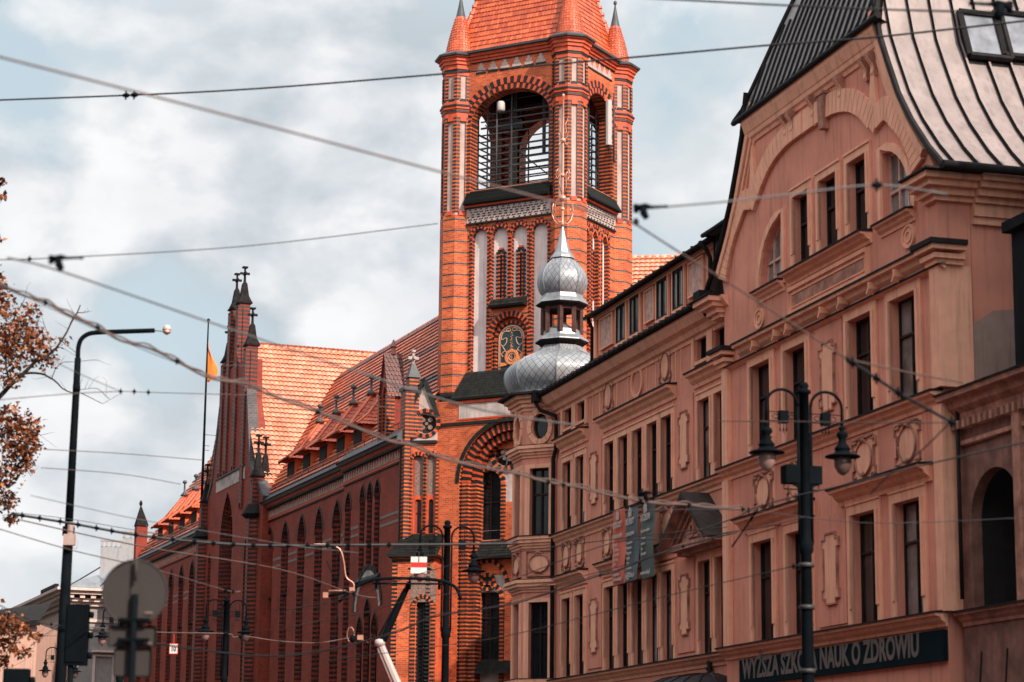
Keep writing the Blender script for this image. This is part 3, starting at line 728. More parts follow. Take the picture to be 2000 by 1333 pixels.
for (a, b, off) in ((8.75, 25.5, 0), (40.5, UEND, 0), (-1.3, 8.75, BO)):
    g = MB(); g.prof(a, b, [(off - .1, 18.5), (off + .38, 18.5), (off + .46, 18.62), (off + .46, 18.68), (off - .12, 19.25), (off - .3, 19.25)], 0)
    g.tube([(a, off + .45, 18.66), (b, off + .45, 18.66)], .05, 5, 1)
    g.tube([(a, off - .06, 19.5), (b, off - .06, 19.5)], .018, 4, 1)
    x = a
    while x < b: g.tube([(x, off - .06, 19.5), (x, off - .1, 19.2)], .015, 4, 1); x += 1.4
    g.build('gutter', [M_lead, M_gut], ha)
dp = MB(); dp.tube([(-1.0, BO + .12, 18.4), (-1.0, BO + .12, .2)], .07, 6); dp.build('downpipe', M_gut, ha)
# windows of the long wall
def hallwin(c, w_, z0, zt, off, tall_=True):
    h_ = lancet(c, w_, z0, zt); n = off - .40
    s_ = MB()
    if tall_:
        sp = rectp(c - w_ / 2, c + w_ / 2, 11.2, 13.2); s_.plate(sp, n - .1, n + .16, 0)
        for x in (-.3, 0, .3): s_.plate(lancet(c + x * w_ * .8, .13 * w_, 11.35, 12.85), n + .16, n + .165, 2)
        s_.box(c - w_ / 2, c + w_ / 2, n, n + .30, 13.1, 13.2, 1)
        s_.plate(rectp(c - w_ / 2, c - w_ / 2 + w_ * .22, z0, zt - w_ * .8), n - .1, n + .2, 3)
        s_.plate(rectp(c + w_ / 2 - w_ * .22, c + w_ / 2, z0, zt - w_ * .8), n - .1, n + .2, 3)
        lo = archp(c - w_ * .28, c + w_ * .28, 1.3, 11.15, 'pointed', rise=w_ * .5, seg=8); up = lancet(c, w_ * .56, 13.2, zt - w_ * .85)
        s_.plate([(c - w_ * .28, zt - w_ * .85 - w_ * .5), (c + w_ * .28, zt - w_ * .85 - w_ * .5), (c + w_ * .28, zt - w_ * .4), (c, zt - .08), (c - w_ * .28, zt - w_ * .4)], n - .1, n + .02, 4)
        s_.build('window_infill', [M_hall, M_slate, M_inner, M_strip2, M_pebble], ha)
        a = window(ha, up, n + .06, .06, (.5,), (.4,)); window(ha, lo, n + .06, .06, (.5,), (.6, .3))
    else: window(ha, h_, n + .15, .06, (.5,) if w_ > .9 else (), (.5,))
    q = MB(); r = w_ / 2
    pts = [p for p in h_[2:]]
    for a, b in zip(pts, pts[1:]):
        ca = ((a[0] - c) * 1.22 + c, a[1] + .08); cb = ((b[0] - c) * 1.22 + c, b[1] + .08); q.plate([a, b, cb, ca], off - .02, off + .03, 0)
    q.build('hood_mould', M_dark, ha)
for c in tall:
    if 8.3 < c: hallwin(c, 1.45, 1.2, TOPZ, 0)
hallwin(7.95, 1.0, 1.2, TOPZ, BO)
for c in trip: hallwin(c, .85, 12.6, TOPZ + .05, BO, False)
for c, z in ((3.04, 10.7), (4.27, 11.5), (5.5, 10.7)): hallwin(c, .95, 1.2, z, BO, False)
s_ = MB(); s_.prof(2.3, 6.2, [(BO - .1, 12.6), (BO + .02, 12.6), (BO + .18, 12.42), (BO + .18, 12.36), (BO - .1, 12.3)], 0)
s_.arc((4.27, 10.7), 2.2, 2.45, .15, pi - .15, 23, BO - .02, BO + .04, (1, 1), .05); s_.arc((4.27, 10.7), 1.9, 2.18, .15, pi - .15, 23, BO - .02, BO + .03, (2, 2), .02)
s_.build('triple_window_sill', [M_slate, M_dark, M_stone], ha)

# roofs -------------------------------------------------------------
ro = MB(); PV = Vector((0, RN, RZ - EZ)); Lr = PV.length; O = (-1.3, -.02, EZ + .2); Vd = PV.normalized()
def dark_band(cu, cv): return 1 if (abs(cv - Lr + .55) < .2 or abs(cv - Lr * .66) < .2 or abs(cv - Lr * .36) < .2) else 0
def hall_in(cu, cv):
    u = cu - 1.3; z = EZ + cv * Vd.z
    if u > UEND: return False
    if abs(u - UC) < CE - (z - EZ) * (CE / 10.5) - .05: return False
    return cv < Lr - .2
pantiles(ro, O, (1, 0, 0), PV, UEND + 1.3, Lr, .26, .38, hall_in, amp=.04, mfun=dark_band, per=3)
ro.face([(-1.3, 0, EZ), (UEND, 0, EZ), (UEND, RN, RZ - .1), (-1.3, RN, RZ - .1)], 0)
ro.face([(-1.3, RN, RZ - .1), (UEND, RN, RZ - .1), (UEND, -12, EZ), (-1.3, -12, EZ)], 0)
ro.face([(UEND, 0, EZ), (UEND, RN, RZ - .1), (UEND, -12, EZ)], 0); ro.face([(-1.3, 0, EZ), (-1.3, -12, EZ), (-1.3, RN, RZ - .1)], 0)
x = -1.3
while x < UEND:
    if not (UC - 2 < x < UC + 2): ro.tube([(x, RN, RZ + .02), (x + .40, RN, RZ + .05)], [.14, .17], 7, 0)
    x += .38
ro.build('tiled_roof', [M_panh, M_panb], ha)
cz = 29.35; cr = MB(); CV = Vector((CE, 0, cz - EZ)); Lc = CV.length; CO = (UC - CE, .35, EZ)
def cross_in(cu, cv):                          # cu runs inwards (-n); cut where the hall roof stands higher
    n = .35 - cu; u = UC - CE + cv * CV.normalized().x; z = EZ + cv * CV.normalized().z
    if n < -9.3: return False
    return True
pantiles(cr, CO, (0, -1, 0), CV, 9.6, Lc, .29, .40, cross_in, amp=.075, per=4)
cr.face([(UC - CE, .3, EZ - .05), (UC - CE, -9.3, EZ - .05), (UC, -9.3, cz - .05), (UC, .3, cz - .05)], 0)
cr.face([(UC + CE, .3, EZ - .05), (UC + CE, -9.3, EZ - .05), (UC, -9.3, cz - .05), (UC, .3, cz - .05)], 0)
pantiles(cr, (UC + CE, -9.25, EZ), (0, 1, 0), (-CE, 0, cz - EZ), 9.6, Lc, .27, .36, cross_in, amp=.055, per=2)
cr.face([(UC - CE, -9.2, EZ), (UC + CE, -9.2, EZ), (UC, -9.2, cz)], 0)
y = .3
while y > -9.3: cr.tube([(UC, y, cz + .04), (UC, y - .42, cz + .07)], [.13, .17], 7, 0); y -= .4
cr.build('cross_roof', [M_pan], ha)
# valley flashing
v = MB(); v.tube([(UC - CE - .1, -.1, EZ + .1), (UC - CE + (RZ - EZ) * CE / 10.7, RN, RZ + .05)], .08, 5); v.build('valley_flashing', M_gut, ha)

# dormers with flared roofs
def dormer(u):
    z0, z1 = 19.4, 20.75; n1 = -.45; w_ = .80
    d = MB(); d.box(u - w_, u + w_, -2.6, n1, z0, z1, 0)
    for sx in (-1, 1):
        pass
    ox = d.build('dormer', M_tile, ha)
    f = MB(); f.box(u - w_ + .1, u + w_ - .1, n1, n1 + .04, z0 + .2, z1 - .12, 0); f.build('window', M_wood, ox)
    f = MB(); f.box(u - w_ + .2, u + w_ - .2, n1 + .02, n1 + .055, z0 + .3, z1 - .2, 0); f.build('pane', M_inner, ox)
    r = MB(); e0, e1 = w_ + .34, .45; mz = z1 + .62
    A = [(u - e0, n1 + e1, z1 - .02), (u + e0, n1 + e1, z1 - .02), (u + e0, -3.2, z1 - .02), (u - e0, -3.2, z1 - .02)]
    B = [(u - w_ * .75, n1 - .35, mz), (u + w_ * .75, n1 - .35, mz), (u + w_ * .75, -3.2, mz), (u - w_ * .75, -3.2, mz)]
    Cc = [(u - .04, n1 - 1.7, 23.15), (u + .04, n1 - 1.7, 23.15), (u + .04, -3.9, 23.2), (u - .04, -3.9, 23.2)]
    for P, Q in ((A, B), (B, Cc)):
        for i in (0, 1, 3):
            j = (i + 1) % 4; r.face([P[i], P[j], Q[j], Q[i]], 0); shingles(r, P[i], P[j], Q[j], Q[i], .19, .24, 0, .045)
    for q in ((0, 1)): r.tube([A[q], B[q], Cc[q]], .09, 6, 0, False)
    r.tube([Cc[0], Cc[3]], .1, 6, 0); r.tube([(u - e0, n1 + e1, z1 - .03), (u + e0, n1 + e1, z1 - .03)], .03, 4, 1)
    r.build('flared_roof', [M_tile, M_gut], ox)
    v = MB(); yv = n1 - 1.6; v.lathe([(.30, 23.0), (.16, 23.2), (.07, 23.3), (.055, 23.85), (.09, 23.88), (.15, 23.93), (.16, 24.02), (.1, 24.1), (.02, 24.13)], u, yv, 10); v.build('vent_pipe', M_lead, ox)
for u in (22.2, 18.9, 15.6, 12.3, 9.2, 46.5, 50.0, 53.5, 57.0): dormer(u)

# wall dormer between hall bay and corner pier: tall narrow gabled brick piece
d = MB(); a, b = 1.45, 2.65
d.plate([(a, 18.4), (b, 18.4), (b, 21.2), ((a + b) / 2, 23.2), (a, 21.2)], -.3, BO + .05, 0, holes=[lancet((a + b) / 2, .5, 19.4, 21.6)], mr=1)
d.box(a, b, -1.8, -.3, 18.4, 20.2, 0)
for u_ in (a, b): d.box(u_ - .12, u_ + .12, .1, BO + .16, 18.5, 21.2, 1)
d.build('wall_dormer', [M_hall, M_strip], ha)
d = MB()
for sg in (-1, 1):
    P = [((a + b) / 2 + sg * .72, BO + .15, 21.05), ((a + b) / 2 + sg * .72, -.45, 21.05), ((a + b) / 2, -.45, 23.25), ((a + b) / 2, BO + .15, 23.25)]; d.face(P, 0); shingles(d, *P, .18, .22, 0, .04)
d.lathe([(.14, 23.2), (.1, 23.5), (.16, 23.6), (.03, 23.95)], (a + b) / 2, 0, 6, 0, False)
d.build('gablet_roof', [M_panb], ha)
pi_ = MB(); zc = M_strip
pi_.box(-1.5, -.75, .2, BO + .12, 0, 20.9, 0); pi_.box(-1.5, -.75, -.4, .2, 18.6, 20.9, 0); pi_.box(-1.58, -.67, -.45, BO + .2, 20.85, 21.0, 1)
pi_.prz(ngon(-1.1, .0, .36, 4, pi / 4), 20.95, 21.5, 0); pi_.lathe([(.45, 21.5), (.22, 21.95), (.12, 22.2)], -1.1, .0, 4, 1, False, pi / 4)
pi_.box(-1.15, -1.05, -.05, .05, 22.15, 22.8, 2); pi_.box(-1.34, -.86, -.05, .05, 22.4, 22.54, 2); pi_.box(-1.1 - .04, -1.06, -.26, .26, 22.4, 22.54, 2); pi_.box(-1.2, -1.0, -.08, .08, 22.75, 22.86, 2)
pi_.build('corner_pier', [M_strip, M_lead, M_stone], ha)

# niche wall with quatrefoil gable beside the tower foot --------------------------------
W = Frame(80, 856, 862, 107.0)
Wt = Matrix.Translation(W.O) @ Matrix.Rotation(W.rz, 4, 'Z'); Hi = (Matrix.Translation(H.O) @ Matrix.Rotation(H.rz, 4, 'Z')).inverted() @ Wt
def wtf(u, n, z):
    p = Hi @ Vector((u, n, z)); return (p.x, p.y, p.z)
TF[0] = wtf
c_ = W.uz(832, 827); ap_ = W.uz(828, 742)
n1_ = W.rect(806, 827, 890, 970); n2_ = W.rect(833, 851, 887, 968); g1 = W.rect(812, 823, 975, 1042); g2 = W.rect(837, 850, 972, 1040)
wq = MB(wtf)
h1 = archp(n1_[0], n1_[1], n1_[2] - 2.2, n1_[3], 'round', rise=.3); h2 = archp(n2_[0], n2_[1], n2_[2] - 2.2, n2_[3], 'round', rise=.3)
uL = W.uz(803, 880)[0]; bz = W.uz(830, 866)[1]
wq.plate(rectp(.06, uL, 0, bz), -.6, 0, 0, holes=[h1, h2], mr=1)
wq.build('niche_wall', [M_brick, M_strip], ha)
gq = MB(wtf); gq.plate([(.06, bz + .1), (uL, bz + .1), (uL, c_[1] + .1), (ap_[0], ap_[1] - .25), (.06, c_[1] + .1)], -.5, .0, 0, holes=[ell(c_, .5, .5)]); gq.box(.06, uL, -.5, .12, bz - .02, bz + .12, 1)
gq.arc(c_, .52, .70, 0, 2 * pi, 24, -.02, .05, (2, 1), .08); gq.plate(ell(c_, .5, .5), -.4, -.2, 3)
for i in range(4):
    t = pi / 4 + i * pi / 2; q_ = (c_[0] + .25 * cos(t), c_[1] + .25 * sin(t)); gq.plate([(q_[0] + .12 * cos(t + k * pi / 3), q_[1] + .12 * sin(t + k * pi / 3)) for k in range(6)], -.2, -.12, 4)
gq.plate(ell(c_, .08, .08, 8), -.2, -.12, 4)
for sg in (-1, 1): gq.band([(ap_[0], ap_[1]), (ap_[0] + sg * .72, c_[1] + .3)], .16, -.5, .12, 1)
gq.build('quatrefoil_gable', [M_field, M_dark, M_redp, M_inner, M_pebble], ha)
nq = MB(wtf)
for (a, b, c, d) in (n1_, n2_):
    nq.plate(rectp(a, b, c + .05, d - .05), -.3, -.14, 0); nq.plate(rectp(a, b, c - 2.2, c + .05), -.3, -.1, 1, holes=[archp(a + .1, b - .1, g1[2], g1[3], 'round', rise=.15)])
    m_ = (a + b) / 2; nq.arc((m_, d - .3), (b - a) / 2 + .02, (b - a) / 2 + .18, 0, pi, 13, -.02, .04, (1, 2), .07, 1.1)
    for x in (a - .14, b + .02): nq.box(x, x + .12, -.02, .05, c - 2.2, d - .25, 3)
nq.build('niche_infill', [M_pebble, M_redp, M_dark, M_strip], ha)
for (a, b, c, d) in (n1_, n2_): window(ha, archp(a + .1, b - .1, g1[2], g1[3], 'round', rise=.15), -.22, .04, (.5,), (.6,), name='window')
# porch under it
pz = W.uz(800, 1090)[1]; pzt = W.uz(800, 1047)[1]
PN = 1.3; uA = W.uz(766, 1110, PN)[0]
pw = W.rect(812, 838, 1172, 1330, PN)
pb = MB(wtf); pb.plate(rectp(-.2, uA, 0, pz), -.4 + PN - .3, PN, 0, holes=[archp(pw[0], pw[1], pw[2] - 3, pw[3], 'round', rise=.25)], mr=1); pb.box(-.2, uA, -.5, PN - .7, 0, pz, 0)
pb.box(-.2, uA + .02, PN, PN + .05, pz - .3, pz - .2, 2)
z = .2
while z < pz - .3: pb.box(uA - .26, uA + .012, PN - .02, PN + .015, z, z + .085, 2); pb.box(.0, .2, PN - .02, PN + .015, z, z + .085, 2); z += .18
m_ = (pw[0] + pw[1]) / 2; hw = (pw[1] - pw[0]) / 2
pb.plate(archp(m_ - hw - .3, m_ + hw + .3, pw[3] - .1, W.uz(825, 1098, PN)[1] - .1, 'round', rise=.6), PN - .01, PN + .015, 3, holes=[])
pb.arc((m_, pw[3] - .25), hw + .02, hw + .2, 0, pi, 13, PN, PN + .05, (0, 2), .07)
for x in (m_ - hw - .28, m_ + hw + .04): pb.box(x, x + .24, PN - .02, PN + .04, 2, pw[3] - .2, 1)
pb.build('porch', [M_brick, M_strip, M_dark, M_pebble], ha)
window(ha, archp(pw[0], pw[1], pw[2] - 3, pw[3], 'round', rise=.25), PN - .25, .06, (.5,), (.7, .4))
pr = MB(wtf); P = [(uA + .2, PN + .25, pz), (-.4, PN + .25, pz), (-.4, -.1, pzt + .1), (uA - .3, -.1, pzt + .1)]; pr.face(P, 0); shingles(pr, *P, .13, .15, 0, .03); pr.box(-.4, uA + .2, -.3, PN + .27, pz - .1, pz - .003, 0)
P = [(uA + .2, -.6, pz), (uA + .2, PN + .25, pz), (uA - .3, -.1, pzt + .1), (uA - .3, -.6, pzt + .1)]; pr.face(P, 0); shingles(pr, *P, .13, .15, 0, .03)
pr.build('porch_roof', [M_slate], ha)
TF[0] = None

# cross wing with stepped, pinnacled gable ------------------------------------------------
CO_ = .9
gtf = lambda u, n, z: (u - 1.85, n - .5, z)
MB0 = MB
MB = lambda tf=None: MB0(tf or gtf)
TF[0] = gtf
gw = MB(); ar = lancet(35.6, 3.3, 3.0, 20.3); sw = [lancet(28.0, .75, 15, 19.2), lancet(41.2, .75, 15, 19.2), lancet(30.6, .8, 4, 17.0), lancet(39.8, .8, 4, 17.0)]
gw.plate([(26.9, 0), (42.4, 0), (42.4, 19.2), (39.6, 21.3), (39.0, 23.5), (38.0, 25.5), (37.8, 28.0), (32, 28.0), (31.8, 25.5), (30.8, 23.8), (30.2, 21.3), (26.9, 19.2)], -.1, CO_, 0, holes=[ar] + sw[2:], mr=1)
gw.box(26.9, 42.4, -1, -.1, 0, 18.8, 0)
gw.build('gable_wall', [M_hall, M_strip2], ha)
gs = MB(); gs.box(31.4, 38.6, CO_ - .02, CO_ + .03, 20.6, 21.35, 0); gs.box(31.4, 38.6, CO_ - .02, CO_ + .12, 21.35, 21.45, 1); gs.build('plaster_band', [M_stone, M_dark], ha)
q = MB()                                       # portal recess and tracery
q.plate(lancet(35.6, 3.3, 3.0, 20.3), .0, .15, 0, holes=[lancet(34.9, .9, 3.2, 15.4), lancet(36.3, .9, 3.2, 15.4)])
q.plate(lancet(35.6, 1.8, 15.8, 19.0), .1, .3, 1); q.band(ell((35.6, 16.6), .55, .55, 16), .12, .15, .3, 2, closed=True)
for k_ in range(3):
    pts = lancet(35.6, 3.3 - .35 * k_, 3.0, 20.3 - .25 * k_)[1:]; pts = pts + [(35.6 - (3.3 - .35 * k_) / 2, 3.0)]
    q.band(pts, .16, .15, CO_ - .12 - .18 * k_, 3)
q.build('portal_tracery', [M_hall, M_pebble, M_stone, M_strip2], ha)
window(ha, lancet(34.9, .9, 3.2, 15.4), .05, .06, (.5,), (.5, .8)); window(ha, lancet(36.3, .9, 3.2, 15.4), .05, .06, (.5,), (.5, .8))
for h_ in sw[2:]: window(ha, h_, CO_ - .35, .06, (), (.5,))
def pinn(par, u, n, w_, zb, zt, sp, name='gable_pier', ped=True):
    p = MB(); p.box(u - w_, u + w_, n - w_, n + w_, zb, zt, 0); p.box(u - w_ * .45, u + w_ * .45, n + w_, n + w_ + .09, zb + .3, zt - .3, 0)
    for sx in (-1, 1):
        p.box(u + sx * w_ * .8 - .06, u + sx * w_ * .8 + .06, n + w_ - .02, n + w_ + .09, zb, zt - .15, 0)
        x0, x1 = sorted((u + sx * w_, u + sx * (w_ + .08))); p.box(x0, x1, n - w_ * .4, n + w_ * .4, zb + .3, zt - .3, 0)
    o = p.build(name, [M_strip2], par)
    s = MB(); s.box(u - w_ - .11, u + w_ + .11, n - w_ - .11, n + w_ + .11, zt, zt + .10, 0)
    a = pi / 4; s.lathe([((w_ + .08) * 1.414, zt + .1), (w_ * 1.05, zt + .5), (w_ * .62, zt + sp * .55), (w_ * .28, zt + sp * .62), (w_ * .30, zt + sp * .66), (.09, zt + sp * .66), (.07, zt + sp)], u, n, 4, 0, False, a)
    zc_ = zt + sp * .84; s.box(u - .30, u + .30, n - .05, n + .05, zc_ - .07, zc_ + .07, 0); s.box(u - .05, u + .05, n - .30, n + .30, zc_ - .07, zc_ + .07, 0)
    s.box(u - .16, u + .16, n - .16, n + .16, zt + sp - .02, zt + sp + .07, 0)
    s.build('spirelet', M_leadd, o)
for u, zt in ((32.0, 28.75), (34.3, 31.8), (36.3, 31.8), (37.8, 28.75)): pinn(ha, u, CO_ - .30, .33, 18.9 if abs(u - 35.3) > 3 else 21.4, zt, 2.3)
gr_ = MB()
gr_.plate([(31.8, 21.4), (38.0, 21.4), (38.0, 28.3), (36.5, 28.5), (36.4, 31.2), (34.2, 31.2), (34.1, 28.5), (31.8, 28.3)], CO_ - .6, CO_ - .36, 0)
for u0, u1 in ((32.4, 33.9), (34.7, 35.9), (36.7, 37.5)):
    for x in (u0 + .1, u0 + .42, u0 + .74): gr_.box(x, x + .18, CO_ - .36, CO_ - .12, 21.6, 30.4 if u0 > 34 and u0 < 36 else 27.6, 0)
gr_.build('blind_tracery', [M_strip2], ha)
M_cop = brick('coping_slate', (.10, .085, .085), (.07, .058, .058), (.16, .13, .13), bw=.3, rh=.16)
for P in ([(31.5, 26.0), (30.2, 21.4), (26.7, 18.9)], [(38.3, 26.0), (39.9, 21.4), (42.6, 18.9)]):
    cp = MB(); cp.band(P, .30, .35, CO_ + .06, 0); cp.build('slate_coping', [M_cop], ha)
for u in (28.4, 41.3):
    p = MB(); p.prz(ngon(u, CO_ - .1, .62, 8, pi / 8), 0, 17.9, 1); p.lathe([(.75, 17.9), (.95, 18.1), (.62, 18.7)], u, CO_ - .1, 8, 2, False, pi / 8); p.build('buttress', [M_hall, M_strip2, M_leadd], ha)
    for dn in (0, .62): pinn(ha, u - .1 + dn * .8, CO_ + .0 - dn * .9, .28, 18.3, 20.3, 2.4)
MB = MB0; TF[0] = None
# small turret where the far wing ends
ep = MB(); ep.box(61.7, 62.5, -.5, .3, 17, 21.3, 0); ep.face([(61.6, .35, 21.3), (62.6, .35, 21.3), (62.1, .0, 22.9)], 1); ep.face([(61.6, .35, 21.3), (62.1, .0, 22.9), (61.6, -.55, 21.3)], 1); ep.face([(62.6, .35, 21.3), (62.1, 0, 22.9), (62.6, -.55, 21.3)], 1); ep.lathe([(.1, 22.8), (.13, 23.0), (.02, 23.2)], 62.1, 0, 6, 1); ep.build('end_pier', [M_hall, M_leadd], ha)
ep = MB(); ep.box(UEND, 86, -12, -.3, 0, 15.2, 0); ep.build('low_wing', [M_hall], ha)
ep = MB(); P = [(61.6, -.2, 19.2), (57.6, -.2, 19.2), (57.6, -1.6, 21.0), (61.6, -1.6, 21.0)]; ep.face(P, 0); shingles(ep, *P, .2, .26, 0, .04); ep.build('small_roof', [M_tile], ha)
# flag pole and flag
fo = empty('flag_pole', H.O + H.d * 41.5 - H.n * 2.2, H.rz, 'thin tall flag pole rising behind the pinnacled gable of the brick hall', 'flag pole')
a_ = H.loc(406.5, 628, 1)   # dummy to keep helpers exercised
px_top, px_bot = (407.4, 629), (397, 897)
YP = (H.O + H.d * 41.5 - H.n * 2.2).y
tp, bt = at(*px_top, YP), at(*px_bot, YP); fo.location = (bt.x, bt.y, 0); fo.rotation_euler = (0, 0, 0)
f = MB(); f.tube([(0, 0, bt.z - 5), (0, 0, bt.z + (tp.z - bt.z) * .3), (0, 0, tp.z)], [.10, .075, .045], 8); f.lathe([(.02, tp.z), (.1, tp.z + .05), (.12, tp.z + .13), (.08, tp.z + .2), (.01, tp.z + .22)], 0, 0, 8)
f.tube([(0, 0, bt.z + 1.6), (1.5, 0, bt.z + 1.5)], .02, 4); f.tube([(0, 0, bt.z + .9), (.35, 0, bt.z + .85)], .02, 4); f.tube([(0, 0, bt.z + .6), (.35, 0, bt.z + .55)], .02, 4)
f.build('pole', M_iron, fo)
M_flag = plain('orange_cloth', (.85, .20, .03), .8, var=.15, streak=False)
f = MB(); zt = bt.z + (tp.z - bt.z) * .86; zb = bt.z + (tp.z - bt.z) * .56; K = 14
def fl(i, j):
    t = j / K; s = i / 8; wd = (.16 + .95 * math.sin(min(1, t * 1.25) * pi * .62) ** 1.2) * (1 if t < .8 else (1 - t) / .2 * .75 + .25); return (.04 + s * wd * .62, .16 * sin(s * 7 + t * 3) * s, zt - t * (zt - zb) + .22 * s * (t - .2) * 0 - .9 * s * (1 - t) * .9)
idx = [[f.av(fl(i, j)) for i in range(9)] for j in range(K + 1)]
for j in range(K):
    for i in range(8): f.fi([idx[j][i], idx[j][i + 1], idx[j + 1][i + 1], idx[j + 1][i]], 0, True)
fg = f.build('flag', M_flag, None); fg.location = fo.location; tag(fg, 'limp bright orange flag hanging from the thin pole behind the brick gable', 'flag')
mk = fg.modifiers.new('thick', 'SOLIDIFY'); mk.thickness = .01

# wing of the post office seen to the right, behind the tower
rw = empty('brick_wing', (9.5, 118, .75), R(-8), 'brick wing behind the tower showing only its pale sunlit clay tile roof', 'building')
b_ = MB(); b_.box(-6, 14, -2, 9, 0, 24.5, 0); b_.build('wall', M_brick, rw)
b_ = MB(); pantiles(b_, (-6, -2.2, 24.6), (1, 0, 0), (0, 4.6, 5.3), 20, 7.0, .27, .36, amp=.05, per=3); b_.face([(-6, -2.2, 24.55), (14, -2.2, 24.55), (14, 2.4, 29.85), (-6, 2.4, 29.85)], 0); b_.face([(-6, 2.4, 29.85), (14, 2.4, 29.85), (14, 9, 24.5), (-6, 9, 24.5)], 0)
x = -6
while x < 14: b_.tube([(x, 2.4, 29.9), (x + .42, 2.4, 29.94)], [.13, .17], 7, 0); x += .4
b_.face([(-6, -2.2, 24.5), (-6, 2.4, 29.85), (-6, 9, 24.5)], 0); b_.build('tiled_roof', M_pan, rw)

# ================================================================== PINK TENEMENT
A = Frame(15.9, 1088, 1330, 69)
pk = empty('pink_tenement', A.O, A.rz, 'long pink stucco tenement with curved gable and a silver onion dome on its corner', 'building')
S2a, S2b, S3a, S3b = 5.42, 7.71, 9.72, 11.77
GO, UG = .30, -20.1
cs_l, cs_m, cs_r, cs_g = [-1.03, -2.3], [-5.02, -6.23, -7.43, -8.63, -9.74], [-12.5, -13.66], [-16.97, -19.02, -22.46, -24.53]
def ro_(c, w_, a, b): return rectp(c - w_ / 2, c + w_ / 2, a, b)
mw = MB()
hs = [ro_(c, .86, a, b) for c in cs_l + cs_m + cs_r for a, b in ((S2a, S2b), (S3a, S3b))]
hs += [ro_(c, .82, 12.8, 13.42) for c in cs_l + [-12.3, -13.6]]
hs += [ro_(c, 1.1, .9, 3.9) for c in (-1.7, -5.5, -7.5, -9.5, -12.9)]
mw.plate(rectp(-14.9, .25, 0, 14.05), -.4, 0, 0, holes=hs, mr=0)
mw.box(-14.9, .2, -11, -.41, 0, 14.0, 0)
mw.box(-2.4 - 9.8, -2.35, -5.0, -.42, 14.0, 15.85, 0)
# gable front
cur = [(6.25, 14.1), (5.78, 14.5), (5.12, 15.25), (4.58, 16.0), (4.1, 16.85), (3.75, 17.5), (3.5, 18.2)]
gout = [(UG - 6.0, 0), (UG + 5.5, 0), (UG + 5.5, 14.0)] + [(UG + h - .12, z) for h, z in cur[1:]] + [(UG - h + .12, z) for h, z in cur[::-1][:-1]] + [(UG - 6.0, 14.0)]
gw_ = 1.24
gh = [ro_(c, gw_, a, b) for c in cs_g for a, b in ((S2a - .03, S2b), (S3a - .06, S3b + .08))]
g3 = [(-19.92, -19.0), (-21.45, -20.46), (-22.97, -22.0)]
gh += [rectp(a, b, 13.6, 15.28) for a, b in g3]
def quarter(u0, s, w_=1.38, z0=13.58, zt=15.05):
    P = [(u0, z0), (u0, zt)]
    for i in range(9):
        t = pi / 2 * (1 - i / 8); P.append((u0 + s * (.0 + w_ * cos(t)), z0 + .05 + (zt - z0 - .05) * sin(t)))
    P.append((u0 + s * w_, z0)); Q = [P[0]]
    for p in P[1:]:
        if (p[0] - Q[-1][0]) ** 2 + (p[1] - Q[-1][1]) ** 2 > 1e-4: Q.append(p)
    return Q
q1, q2 = quarter(-23.66, -1), quarter(-18.33, 1)
gh += [q1, q2]
gh += [ro_(c, 1.5, .8, 3.6) for c in (-17, -19.6, -22.3, -24.6)]
mw.plate(gout, -.4, GO, 0, holes=gh, mr=0)
mw.box(-26.1, -14.6, -11, -.41, 0, 14.0, 0)
wall = mw.build('stucco_wall', [M_pink], pk)
# ---- trims
def frame_(mb, c, w_, a, b, off, t=.16, m=0, sill=True):
    for s_ in (-1, 1):
        x0, x1 = sorted((c + s_ * w_ / 2, c + s_ * (w_ / 2 + t))); mb.box(x0, x1, off - .02, off + .05, a, b + t, m)
        x0, x1 = sorted((c + s_ * (w_ / 2 + .0), c + s_ * (w_ / 2 + t * .45))); mb.box(x0, x1, off, off + .085, a + .35, b, m)
    mb.box(c - w_ / 2, c + w_ / 2, off - .02, off + .05, b + .002, b + t, m); mb.box(c - w_ / 2 - t, c + w_ / 2 + t, off, off + .08, b + t, b + t + .05, m)
for c in cs_l + cs_m + cs_r:
    for a, b in ((S2a, S2b), (S3a, S3b)): each('window_surround', [M_trim], pk, lambda t: frame_(t, c, .86, a, b, 0))
for c in cs_l + [-12.3, -13.6]:
    t = MB(); t.box(c - .5, c + .5, -.02, .07, 12.70, 12.78, 0)
    for s_ in (-1, 1): t.box(c + s_ * .55 - .1, c + s_ * .55 + .1, -.02, .07, 12.62, 13.42, 0)
    t.build('window_surround', [M_trim], pk)
for c in cs_g:
    each('window_surround', [M_trim], pk, lambda t: frame_(t, c, gw_, S2a, S2b, GO, .2), lambda t: frame_(t, c, gw_, S3a - .06, S3b + .08, GO, .2))
for a, b in g3: each('window_surround', [M_trim], pk, lambda t: frame_(t, (a + b) / 2, b - a, 13.6, 15.28, GO, .17))
for q_ in (q1, q2): each('window_surround', [M_trim], pk, lambda t: t.band(inset(q_, -.09), .17, GO - .02, GO + .06, 0, closed=True))
def mould(mb, a, b, off, z0, z1, pj, m=0, mc=1):
    h = z1 - z0; mb.prof(a, b, [(off - .02, z0), (off + pj * .15, z0), (off + pj * .2, z0 + h * .25), (off + pj * .5, z0 + h * .45), (off + pj * .62, z0 + h * .7), (off + pj * .95, z0 + h * .78), (off + pj, z0 + h), (off - .02, z0 + h)], m)
    mb.prof(a - .02, b + .02, [(off - .01, z1), (off + pj + .03, z1 - .01), (off + pj + .03, z1 + .025), (off - .01, z1 + .06)], mc)
def mo(name, *runs):
    for r_ in runs: each(name, [M_trim, M_gut], pk, lambda t: mould(t, *r_))
